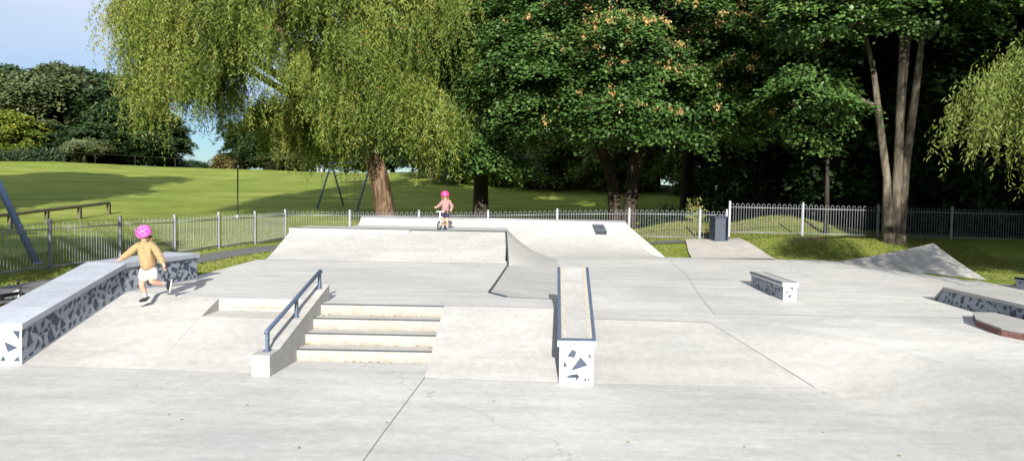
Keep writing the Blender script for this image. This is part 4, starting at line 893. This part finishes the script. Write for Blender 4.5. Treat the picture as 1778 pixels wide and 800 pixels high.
swing('thick blue grey swing frame leg leaning at the left edge behind the railing', (-11.72, 16.6), (-11.72, 13.0), 2.75, M['bluep'], .075, 1.34, 0.)
zs_ = float(terr(-9, 39.5))
swing('slim grey swing frame on the slope half hidden under the willow', (-9.65, 40.4), (-7.2, 38.6), 2.4, M['bluep'], .05, .95, zs_)

# thin pole with small head
z = float(terr(-12.3, 34)); t = thing('pole', 'thin dark pole with a small black and white head standing on the grass slope', 'pole', (-12.3, 34, z))
b = B(); b.tube([(-12.3, 34, z - .1), (-12.3, 34, z + 2.25)], .03, 8); b.build('shaft', M['blackp'], t)
b = B(); b.box((-12.3, 34, z + 2.36), (.2, .16, .26)); h_ = b.build('head', M['blackp'], t, bevel=.02)
b = B(); b.ball((-12.25, 33.91, z + 2.33), (.05, .02, .07)); b.build('marker', M['whitep'], h_, origin=t.location)
b = B(); b.box((-12.3, 34, z + .08), (.14, .14, .2)); b.build('foot', M['galv'], t)
# little shed on the hill top
z = float(terr(hx(556, 84), 84)); x = hx(556, 84); t = thing('shed', 'small grey shed with pale panels on the hill top behind the swing', 'shed', (x, 84, z))
b = B(); b.box((x, 84, z + .45), (.8, .8, .9)); b.build('wall', M['binl'], t)
for k in (-.2, .2): b = B(); b.box((x + k, 83.58, z + .30), (.22, .03, .4)); b.build('panel', M['galv'], t)
b = B(); b.prism([(x - .5, 83.5), (x + .5, 83.5), (x + .5, 84.5), (x - .5, 84.5)], z + .9, z + .97); b.build('roof', M['blackp'], t)
# dark hedge and rail on the hill crest at far left
z = float(terr(-50, 80)); t = thing('hedge', 'dark clipped hedge along the hill top at the far left', 'hedge', (-50, 82, z))
c = np.stack([np.linspace(-62, -47.5, 46), np.full(46, 80.) + RNG.normal(size=46) * .2, np.full(46, 0.)], 1); c[:, 2] = [float(terr(a, 80)) + .5 for a in c[:, 0]]
pads(t, c, np.tile([0, -.3, 0], (46, 1)), np.full(46, .55), 700, .22, 'lf_bd', 'foliage', thick=1.0, tmean=.05)
b = B(); b.box((-54.7, 80.5, float(terr(-54, 80)) + .35), (14.6, .4, .9)); b.build('core', M['wood'], t)
t = thing('wire_fence', 'thin rail fence along the top of the hill in front of the dark trees', 'fence', (-40, 79, 4))
b = B(); xs = np.linspace(-60, -33, 14)
b.tube([(a, 79, float(terr(a, 79)) + 1.0) for a in xs], .014, 5); b.build('rail', M['bark_d'], t, origin=t.location)
for a in xs[::2]: b = B(); b.box((a, 79, float(terr(a, 79)) + .45), (.05, .05, 1.1)); b.build('post', M['bark_d'], t, origin=t.location)
# pale tall weeds
zt = float(terr(6.6, 28.6)); t = thing('tall_weeds', 'pale tall weed stalks growing beside the straight dark trunk', 'plant', (6.6, 28.8, zt))
b = B(); P = []
for i in range(9):
    xx = 6.3 + random.uniform(0, .9); hh = random.uniform(.5, 1.05); b.tube([(xx, 28.8, zt - .05), (xx + random.uniform(-.1, .1), 28.75, zt + hh * .5), (xx + random.uniform(-.15, .15), 28.7, zt + hh)], .012, 4); P += [(xx + random.gauss(0, .06), 28.7, zt + random.uniform(.2, 1) * hh) for _ in range(22)]
b.build('stalk', M['bark_p'], t); P = np.array(P); nP = len(P)
leaf_obj('foliage', P - np.array(t.location), RNG.normal(size=(nP, 3)), unit(nP), .12, .05, RNG.uniform(.4, 1, nP), M['blade'], t)

# ------------------------------------------------------------------ grass blades near the slabs (uncountable)
def blades(name, region, n, h, excl=None):
    x = RNG.uniform(region[0], region[1], n); y = RNG.uniform(region[2], region[3], n); ok = ~inside(x, y, CONC)
    if excl is not None: ok &= excl(x, y)
    x = x[ok]; y = y[ok]; n = len(x); z = terr(x, y)
    P = np.stack([x, y, z - .01], 1); D = RNG.normal(size=(n, 3)) * .35 + np.array([0, 0, 1.])
    L_ = RNG.uniform(.5, 1.3, n) * h
    return P, D, L_, n
segs = []
pathL = lambda y: np.interp(y, [2, 10, 14, 19, 23.2, 26], [-9.0, -8.72, -8.45, -8.1, -7.4, -6.9]); pathR_ = lambda y: np.interp(y, [2, 10, 14, 19, 21.8, 23.6], [-7.45, -7.35, -7.3, -7.0, -6.4, -5.9])
notpath = lambda x, y: (x < pathL(y) + .03) | ((x > pathR_(y) - .03) & (y < 24.2)) | (y > 25.4)
segs.append(blades('a', (-7.4, -5.5, 13, 24), 26000, .06, notpath))
segs.append(blades('b', (-12, -8, 10, 30), 60000, .07, notpath))
segs.append(blades('c', (3.4, 14, 20.5, 26), 110000, .055, lambda x, y: ~((x > 4.9) & (x < 7.6) & (y < 25.3)) & ~((y > 24.2) & (y < 25.3) & (x < 7.5)) & ~((np.hypot((x - 9.3) / 1.3, (y - 23.7) / .8) < 1) & (RNG.random(len(x)) < .8))))
segs.append(blades('d', (9, 15, 14, 22), 50000, .06))
segs.append(blades('e', (-9, 16, 26, 30), 60000, .09))
P = np.concatenate([s[0] for s in segs]); D = np.concatenate([s[1] for s in segs]); L_ = np.concatenate([s[2] for s in segs]); n = len(P)
o = leaf_obj('grass', P, D, unit(n), L_, .012, RNG.random(n), M['blade'], None, mid=.3); tag(o, 'short lawn grass along the slabs and the path', 'grass', kind='stuff')
# fallen leaves
n = 420; x = np.concatenate([RNG.uniform(7.4, 13, n), RNG.uniform(3.6, 5, 50)]); y = np.concatenate([RNG.uniform(21, 24, n), RNG.uniform(21.3, 24, 50)]); z = terr(x, y) + .05
P1 = np.stack([x, y, z], 1)
ex = []
for i in range(46): xx = random.uniform(-2.95, -1.1); k = random.randrange(4); ex.append((xx, 10.30 + k * .33 - random.uniform(.01, .06) if k else 10.28, FZ + .16 * k + .012))
for i in range(10): ex.append((random.uniform(-4.4, -3.9), 11.66, -.17))
for i in range(26):
    ex.append((random.uniform(-5, 4), random.uniform(5.5, 9.2), FZ + .01))
for i in range(26):
    xx = random.uniform(1.5, 9); yy = random.uniform(12.5, 20); ex.append((xx, yy, right_z(xx, yy) + .012))
P1 = np.concatenate([P1, np.array(ex)]); n = len(P1)
D = RNG.normal(size=(n, 3)) * np.array([1, 1, .15]); o = leaf_obj('fallen_leaves', P1, D, np.array([[0, 0, 1.]]) + RNG.normal(size=(n, 3)) * .3, RNG.uniform(.025, .06, n), .03, RNG.random(n), M['litter'], None)
tag(o, 'scattered small fallen leaves on the lawn, steps and slabs', 'leaves', kind='stuff')
# ------------------------------------------------------------------ people
def skinned(name, joints, edges, m, parent, root=0, lev=2):
    me = bpy.data.meshes.new(name); o0 = Vector(parent.location) if parent is not None else Vector((0, 0, 0))
    if parent is not None and parent.parent is not None: o0 = Vector(parent.parent.location)
    me.from_pydata([tuple(Vector(j[0]) - o0) for j in joints], edges, [])
    o = bpy.data.objects.new(name, me); COL.objects.link(o); md = o.modifiers.new('s', 'SKIN'); md.use_smooth_shade = True
    for i, v in enumerate(me.skin_vertices[0].data):
        r = joints[i][1]; r = r if hasattr(r, '__len__') else (r, r); v.radius = (r[0] * 1.17, r[1] * 1.17); v.use_root = (i == root)
    sb = o.modifiers.new('d', 'SUBSURF'); sb.levels = lev; sb.render_levels = lev
    bpy.context.view_layer.update(); dg = bpy.context.evaluated_depsgraph_get()
    me2 = bpy.data.meshes.new_from_object(o.evaluated_get(dg)); o.modifiers.clear(); o.data = me2; me2.name = name
    me2.materials.clear(); me2.materials.append(m); me2.polygons.foreach_set('use_smooth', [True] * len(me2.polygons))
    if parent is not None: o.parent = parent
    return o
def hand(J, E, wrist, direction, side, s=1., curl=.5):
    """adds a palm with four fingers and a thumb to a joint list"""
    d = Vector(direction).normalized(); n = Vector(side).normalized(); p = d.cross(n).normalized(); w = Vector(J[wrist][0])
    J.append((tuple(w + d * .028 * s), (.017 * s, .012 * s))); pm = len(J) - 1; E.append((wrist, pm))
    for k, (off, ln) in enumerate(((-.018, .034), (-.006, .040), (.006, .037), (.018, .028))):
        a = w + d * .050 * s + n * off * s; b_ = a + (d + p * curl * .4).normalized() * ln * .5 * s; c = b_ + (d + p * curl * 1.4).normalized() * ln * .5 * s
        i = len(J); J += [(tuple(a), .0062 * s), (tuple(b_), .0055 * s), (tuple(c), .0045 * s)]; E += [(pm, i), (i, i + 1), (i + 1, i + 2)]
    a = w + d * .022 * s - n * .024 * s + p * .004; b_ = a + (d - n * .7 + p * .3).normalized() * .024 * s
    i = len(J); J += [(tuple(a), .0075 * s), (tuple(b_), .006 * s)]; E += [(pm, i), (i, i + 1)]
def helmet(parent, c, r, R, m, vents):
    b = B(); hs = bpy.data.objects
    b.o = Matrix.Translation(c) @ R.to_4x4()
    K = 10; N_ = 22; vs = []; fs = []
    for i in range(K + 1):
        a = PI * .56 * i / K
        for j in range(N_):
            q = 2 * PI * j / N_; rr = 1 + .05 * math.cos(q * 2) - (.05 if i == K else 0); lo = 1 - .0 * i
            vs.append((r[0] * math.sin(a) * math.cos(q) * rr, r[1] * math.sin(a) * math.sin(q) * rr, r[2] * math.cos(a) - (.012 if i == K else 0) + (.018 * abs(math.cos(q)) if i >= K - 1 else 0) * -.3))
    for i in range(K):
        for j in range(N_): fs.append((i * N_ + j, (i + 1) * N_ + j, (i + 1) * N_ + (j + 1) % N_, i * N_ + (j + 1) % N_))
    b.add(vs, fs); h = b.build('helmet', m, parent, smooth=True)
    v = B(); v.o = b.o
    for az, el, ln in vents:
        a = rad(az); e = rad(el); ct = Vector((r[0] * math.cos(e) * math.sin(a), -r[1] * math.cos(e) * math.cos(a), r[2] * math.sin(e)))
        v.ball(ct * .985, (.010, .012, ln), 8, 6)
    v.build('vents', M['vent'], h, smooth=True, origin=parent.location)
    return h

def shoe(parent, heel, toe, up, m, name='shoe', s=1.):
    heel = Vector(heel); toe = Vector(toe); up = Vector(up).normalized(); d = (toe - heel)
    o = skinned(name, [(tuple(heel + up * .075 * s), .027 * s), (tuple(heel + up * .035 * s), (.031 * s, .031 * s)), (tuple(heel + d * .45 + up * .036 * s), (.031 * s, .028 * s)), (tuple(heel + d * .95 + up * .026 * s), (.026 * s, .020 * s))], [(0, 1), (1, 2), (2, 3)], m, parent, root=1)
    b = B(); sd = d.normalized().cross(up).normalized(); P = []
    for t, w in ((-.20, .022), (-.1, .029), (.2, .030), (.5, .032), (.85, .033), (1.1, .026), (1.2, .012)): P.append((heel + d * t, w * s))
    lo = [p + sd * w for p, w in P] + [p - sd * w for p, w in P[::-1]]
    n = len(lo); b.add([p - up * .004 for p in lo] + [p + up * .010 * s for p in lo], [tuple(range(n - 1, -1, -1)), tuple(range(n, 2 * n))] + [(i, (i + 1) % n, n + (i + 1) % n, n + i) for i in range(n)])
    b.build('sole', M['sole'], o, origin=parent.location); return o

# running child at the left
x0, y0, z0 = -5.58, 11.52, -.045; SP = 114.
t = thing('person', 'running child in a mustard knitted cardigan, white shorts, black shoes and pink helmet', 'person', (x0, y0, z0))
def q(px, py, dy=0.): return (x0 + (px - 250) / SP, y0 + dy, z0 + (523 - py) / SP)
J = [(q(256, 470), .068), (q(255, 452), .056), (q(253, 434), (.075, .06)), (q(250, 419), (.045, .04)), (q(249, 413, -.01), .032), (q(247, 408, -.03), (.052, .055)), (q(247, 399, -.02), (.066, .075)), (q(247, 393, -.0), (.05, .055)),
     (q(239, 423, 0), .038), (q(225, 437, -.02), .029), (q(210, 449, -.05), .020),
     (q(265, 423, 0), .038), (q(276, 441, -.02), .029), (q(287, 459, -.07), .020),
     (q(248, 474, 0), .055), (q(245, 493, -.03), .040), (q(248, 505, .0), .034), (q(251, 517, .0), .024),
     (q(264, 474, 0), .055), (q(265, 487, -.08), .041), (q(273, 491, .02), .034), (q(281, 492, .13), .025)]
E_ = [(0, 1), (1, 2), (2, 3), (3, 4), (4, 5), (5, 6), (6, 7), (2, 8), (8, 9), (9, 10), (2, 11), (11, 12), (12, 13), (0, 14), (14, 15), (15, 16), (16, 17), (0, 18), (18, 19), (19, 20), (20, 21)]
hand(J, E_, 10, (-.6, -.2, -.6), (0, -1, .1), 1.0); hand(J, E_, 13, (.3, -.3, -.8), (0, 1, 0), 1.0)
body = skinned('body', J, E_, M['skin'], t)
hx_ = Vector(q(247, 403, -.075))
b = B(); b.ball(hx_ + Vector((0, -.028, -.035)), (.011, .015, .012), 8, 6); b.build('nose', M['skin'], body, smooth=True, origin=t.location)
for sx_ in (-1, 1): b = B(); b.ball(hx_ + Vector((.024 * sx_, -.014, -.018)), (.009, .006, .006), 8, 6); b.build('eye', M['eye'], body, smooth=True, origin=t.location)
b = B(); b.ball(hx_ + Vector((0, -.012, -.058)), (.017, .008, .004), 8, 6); b.build('mouth', M['lip'], body, smooth=True, origin=t.location)
b = B(); b.ball(q(249, 403, .035), (.078, .065, .085), 12, 8); b.tube([q(255, 408, .05), q(258, 416, .06), q(257, 424, .065)], [.03, .025, .01], 8); b.build('hair', M['hair'], t, smooth=True)
skinned('cardigan', [(q(257, 471), (.128, .105)), (q(256, 455), (.116, .098)), (q(253, 434), (.108, .088)), (q(251, 422), (.070, .060)), (q(250, 418), (.052, .050)),
        (q(240, 424, 0), .056), (q(226, 437, -.02), .052), (q(211, 449, -.045), .040), (q(264, 424, 0), .056), (q(275, 440, -.02), .051), (q(285.5, 457, -.06), .040)],
        [(0, 1), (1, 2), (2, 3), (3, 4), (2, 5), (5, 6), (6, 7), (2, 8), (8, 9), (9, 10)], M['mustard'], t, root=2)
b = B()
for k in range(5): b.ball(q(252 + k * .6, 428 + k * 8, -.098 + .004 * abs(k - 2)), (.009, .006, .009), 8, 6)
b.build('buttons', M['hair'], t)
skinned('shorts', [(q(256, 458), (.100, .084)), (q(256, 470), (.108, .092)), (q(248, 476), .070), (q(246, 488, -.015), .070), (q(264, 476), .070), (q(265.5, 487, -.05), .068)], [(0, 1), (1, 2), (2, 3), (1, 4), (4, 5)], M['wcloth'], t, root=1)
skinned('sock', [(q(247.5, 504, 0), .036), (q(251, 517, 0), .029)], [(0, 1)], M['sock'], t)
skinned('sock', [(q(274, 491, .03), .036), (q(281, 492, .13), .029)], [(0, 1)], M['sock'], t)
h0 = Vector(q(253.5, 523, .03)); shoe(t, (h0.x, h0.y, z0 + .0), (h0.x - .10, h0.y - .10, z0 - .015), (0, 0, 1), M['shoe'])
h0 = Vector(q(287.5, 489, .17)); shoe(t, h0, h0 + Vector((-.035, .02, -.15)), Vector((-.9, -.35, .25)), M['shoe'])
helmet(t, Vector(q(248.5, 402, -.012)), (.112, .132, .108), Matrix.Rotation(rad(26), 3, 'X') @ Matrix.Rotation(rad(-8), 3, 'Y'), M['pink'], [(-22, 25, .026), (24, 25, .026), (0, 48, .03), (-38, 50, .024), (38, 50, .024), (-58, 22, .02), (58, 22, .02), (0, 10, .012)])

def bicycle(name, label, loc, head, lean, r, wb, frame_m, hbh, hb_w, spin=0., grip_m='blackp'):
    t = thing(name, label, 'bicycle', loc)
    t.rotation_mode = 'QUATERNION'; t.rotation_quaternion = (Matrix.Rotation(head, 3, 'Z') @ Matrix.Rotation(lean, 3, 'X')).to_quaternion()
    Z0 = (0, 0, 0)
    for xx in (0, wb):
        b = B(); k = 24; b.tube([(xx + math.cos(2 * PI * i / k) * (r - .018), 0, r + math.sin(2 * PI * i / k) * (r - .018)) for i in range(k + 1)], .018, 8, caps=False); w_ = b.build('wheel', M['tyre'], t, smooth=True, origin=Z0)
        b = B(); b.tube([(xx + math.cos(2 * PI * i / k) * (r - .038), 0, r + math.sin(2 * PI * i / k) * (r - .038)) for i in range(k + 1)], .007, 6, caps=False)
        for i in range(8): b.tube([(xx, 0, r), (xx + math.cos(PI * i / 4) * (r - .038), 0, r + math.sin(PI * i / 4) * (r - .038))], .0035, 4)
        b.tube([(xx, -.03, r), (xx, .03, r)], .014, 8); b.build('rim', M['galv'], w_, smooth=True, origin=Z0)
    b = B(); hd = (wb - .05, 0, hbh - .12); b.tube([(wb - .02, 0, 2 * r + .03), hd], .017, 8); b.tube([(wb - .03, 0, 2 * r + .06), (wb * .42, 0, r + .03)], .018, 8); b.tube([hd, (wb * .28, 0, hbh * .62)], .015, 8)
    b.tube([(wb * .24, 0, hbh * .68), (wb * .42, 0, r + .03)], .015, 8)
    for s in (-.045, .045): b.tube([(wb * .40, s * .6, r + .03), (0, s, r)], .010, 6); b.tube([(wb * .28, s * .5, hbh * .6), (0, s, r)], .009, 6)
    b.build('frame', frame_m, t, smooth=True, origin=Z0)
    b = B()
    for s in (-.045, .045): b.tube([(wb, s, r), (wb - .015, s, 2 * r + .03), (wb - .03, 0, 2 * r + .05)], .011, 6)
    b.build('fork', M['whitep'], t, smooth=True, origin=Z0)
    b = B(); b.tube([hd, (wb - .07, 0, hbh)], .014, 8); b.tube([(wb - .10, -hb_w, hbh + .015), (wb - .07, -.06, hbh), (wb - .07, .06, hbh), (wb - .10, hb_w, hbh + .015)], .011, 8); hb = b.build('handlebar', M['whitep'] if hb_w < .172 and hbh < .52 else M['blackp'], t, smooth=True, origin=Z0)
    for s in (-1, 1): b = B(); b.tube([(wb - .10, s * hb_w, hbh + .015), (wb - .09, s * hb_w * .6, hbh + .01)], .018, 8); b.build('grip', M['blackp'], hb, smooth=True, origin=Z0)
    b = B(); b.ball((wb * .22, 0, hbh * .72), (.10, .05, .02), 12, 6); b.build('saddle', M['blackp'], t, smooth=True, origin=Z0)
    return t

# second child, standing astride a small balance bike on the ramp platform
gx, gy, gz = -1.83, 20.55, .686; SP2 = 64.2
t = thing('person', 'small child in a dusty pink jacket standing astride a bike on the ramp', 'person', (gx, gy, gz))
def g(px, py, dy=0.): return (gx + (px - 770) / SP2, gy + dy, gz + (402 - py) / SP2)
J = [(g(771, 373), .066), (g(771, 366), .055), (g(771.5, 355), (.072, .06)), (g(771, 349), (.042, .038)), (g(770.5, 347, -.0), .032), (g(770.3, 344.5, -.01), (.050, .052)), (g(770.3, 339, -.0), (.064, .07)), (g(770.3, 335.5, .01), (.05, .055)),
     (g(765.5, 352), .036), (g(761, 359.5, -.06), .028), (g(757.2, 362.8, -.17), .020),
     (g(778, 352), .036), (g(783.3, 361, .0), .028), (g(781.6, 367, -.08), .020),
     (g(768, 375.5), .05), (g(766.8, 386, -.03), .038), (g(766, 392), .032), (g(766, 399), .023),
     (g(774, 375.5), .05), (g(774, 386, -.03), .038), (g(775, 392), .032), (g(775, 399), .023)]
E2 = [(0, 1), (1, 2), (2, 3), (3, 4), (4, 5), (5, 6), (6, 7), (2, 8), (8, 9), (9, 10), (2, 11), (11, 12), (12, 13), (0, 14), (14, 15), (15, 16), (16, 17), (0, 18), (18, 19), (19, 20), (20, 21)]
hand(J, E2, 10, (-.5, -.8, .05), (0, 0, 1), 1., 1.); hand(J, E2, 13, (-.1, -.7, -.5), (1, 0, 0), 1., 1.)
body = skinned('body', J, E2, M['skin'], t)
fc_ = Vector(g(770.3, 342, -.062))
b = B(); b.ball(fc_ + Vector((0, -.016, -.02)), (.010, .013, .011), 8, 6); b.build('nose', M['skin'], body, smooth=True, origin=t.location)
for sx_ in (-1, 1): b = B(); b.ball(fc_ + Vector((.024 * sx_, -.006, .0)), (.009, .006, .007), 8, 6); b.build('eye', M['eye'], body, smooth=True, origin=t.location)
b = B(); b.ball(fc_ + Vector((0, -.006, -.047)), (.018, .007, .004), 8, 6); b.build('mouth', M['lip'], body, smooth=True, origin=t.location)
b = B(); b.ball(g(770.3, 341, .035), (.082, .062, .085), 12, 8)
for k in (-1, 1): b.tube([g(770.3 + k * 4.6, 341, 0), g(770.3 + k * 5.2, 346, .0), g(770.3 + k * 5.0, 351, -.01)], [.02, .024, .012], 8)
b.build('hair', M['hair'], t, smooth=True)
skinned('jacket', [(g(771.2, 374), (.130, .108)), (g(771.2, 364), (.122, .10)), (g(771.5, 355), (.108, .09)), (g(771, 350.5), (.070, .062)), (g(771, 348.8), (.058, .056)),
        (g(766, 353), .052), (g(761.3, 359.5, -.055), .045), (g(758, 362.3, -.14), .036), (g(777.6, 353), .052), (g(782.9, 361, 0), .045), (g(781.8, 366, -.06), .035)],
        [(0, 1), (1, 2), (2, 3), (3, 4), (2, 5), (5, 6), (6, 7), (2, 8), (8, 9), (9, 10)], M['dusty'], t, root=2)
skinned('shorts', [(g(771, 369), (.104, .088)), (g(771, 373.5), (.106, .09)), (g(767.6, 376), .070), (g(767, 382.5, -.01), .068), (g(774.6, 376), .070), (g(774.8, 382.5, -.01), .068)], [(0, 1), (1, 2), (2, 3), (1, 4), (4, 5)], M['navy'], t, root=1)
for px in (766, 775.4): h0 = Vector(g(px, 402, .03)); shoe(t, h0, h0 + Vector((-.02 if px < 770 else .03, -.13, 0)), (0, 0, 1), M['bshoe'])
helmet(t, Vector(g(770.3, 340.6, .0)), (.108, .128, .105), Matrix.Rotation(rad(6), 3, 'X'), M['red_pink'], [(-24, 28, .024), (24, 28, .024), (0, 55, .026), (-50, 45, .02), (50, 45, .02)])
hd_ = math.atan2(-.50, -.14)
bicycle('balance_bike', 'small white balance bike held between the legs of the child on the ramp', (gx + .02, gy + .22, gz - .002), hd_, rad(0), .125, .52, M['whitep'], .50, .17)
bicycle('bicycle', 'child bicycle with black grips dumped behind the long ledge at the left edge', (-7.95, 10.78, -.02), rad(62), rad(72), .17, .70, M['blackp'], .54, .17)
# ------------------------------------------------------------------ camera, light, sky
cam = bpy.data.cameras.new('camera'); co = bpy.data.objects.new('camera', cam); COL.objects.link(co); SC.camera = co
cam.sensor_width = 36; cam.lens = 36 * 1318 / 1778; cam.clip_end = 2000; cam.clip_start = .05
pit = math.atan((400 - 336) / 1318)
co.matrix_world = Matrix.Translation((0, 0, 1.70)) @ Matrix.Rotation(PI / 2 - pit, 4, 'X') @ Matrix.Rotation(rad(1.0), 4, 'Z')
SUN_EL = rad(22); AZ = rad(-2.0)      # direction the shadows run: +Y turned by AZ toward +X
sd = Vector((math.sin(AZ) * math.cos(SUN_EL), math.cos(AZ) * math.cos(SUN_EL), -math.sin(SUN_EL)))
sl = bpy.data.lights.new('sun', 'SUN'); sl.energy = 4.8; sl.angle = rad(.55); sl.color = (1., .95, .86)
so = bpy.data.objects.new('sun', sl); COL.objects.link(so); so.rotation_euler = sd.to_track_quat('-Z', 'Y').to_euler()
w = bpy.data.worlds.new('World'); SC.world = w; w.use_nodes = True; nt = w.node_tree; N = nt.nodes; L = nt.links
bg = N['Background']; bg.inputs[1].default_value = .048
sk = N.new('ShaderNodeTexSky'); sk.sky_type = 'NISHITA'; sk.sun_disc = False; sk.sun_elevation = SUN_EL
sk.sun_rotation = math.atan2(-sd.x, -sd.y); sk.air_density = 1.0; sk.dust_density = .2; sk.ozone_density = 1.5
# thin high cloud veil
tc = N.new('ShaderNodeTexCoord'); mp = N.new('ShaderNodeMapping'); mp.inputs['Scale'].default_value = (1.2, 1.2, 4.5); L.new(tc.outputs['Generated'], mp.inputs[0])
cn = N.new('ShaderNodeTexNoise'); cn.inputs['Scale'].default_value = 1.6; cn.inputs['Detail'].default_value = 7; cn.inputs['Roughness'].default_value = .55; L.new(mp.outputs[0], cn.inputs['Vector'])
cm = N.new('ShaderNodeMapRange'); cm.inputs[1].default_value = .35; cm.inputs[2].default_value = .65; cm.inputs[3].default_value = .62; cm.inputs[4].default_value = .95; L.new(cn.outputs[0], cm.inputs[0])
sx = N.new('ShaderNodeSeparateXYZ'); L.new(tc.outputs['Generated'], sx.inputs[0])
ch = N.new('ShaderNodeMapRange'); ch.inputs[1].default_value = .06; ch.inputs[2].default_value = .22; L.new(sx.outputs[2], ch.inputs[0])
mu = N.new('ShaderNodeMath'); mu.operation = 'MULTIPLY'; L.new(cm.outputs[0], mu.inputs[0]); L.new(ch.outputs[0], mu.inputs[1])
mx = N.new('ShaderNodeMix'); mx.data_type = 'RGBA'; L.new(mu.outputs[0], mx.inputs[0]); tn = N.new('ShaderNodeMix'); tn.data_type = 'RGBA'; tn.blend_type = 'MULTIPLY'; tn.inputs[0].default_value = 1; tn.inputs[7].default_value = (.60, .80, 1.08, 1); L.new(sk.outputs[0], tn.inputs[6]); L.new(tn.outputs[2], mx.inputs[6]); mx.inputs[7].default_value = (8.6, 9.2, 10.4, 1)
L.new(mx.outputs[2], bg.inputs[0])
vs = SC.view_settings; vs.view_transform = 'Standard'; vs.look = 'None'; vs.gamma = 1; vs.exposure = 1.12
SC.cycles.max_bounces = 6; SC.cycles.transparent_max_bounces = 4; SC.cycles.diffuse_bounces = 3; SC.cycles.use_denoising = True
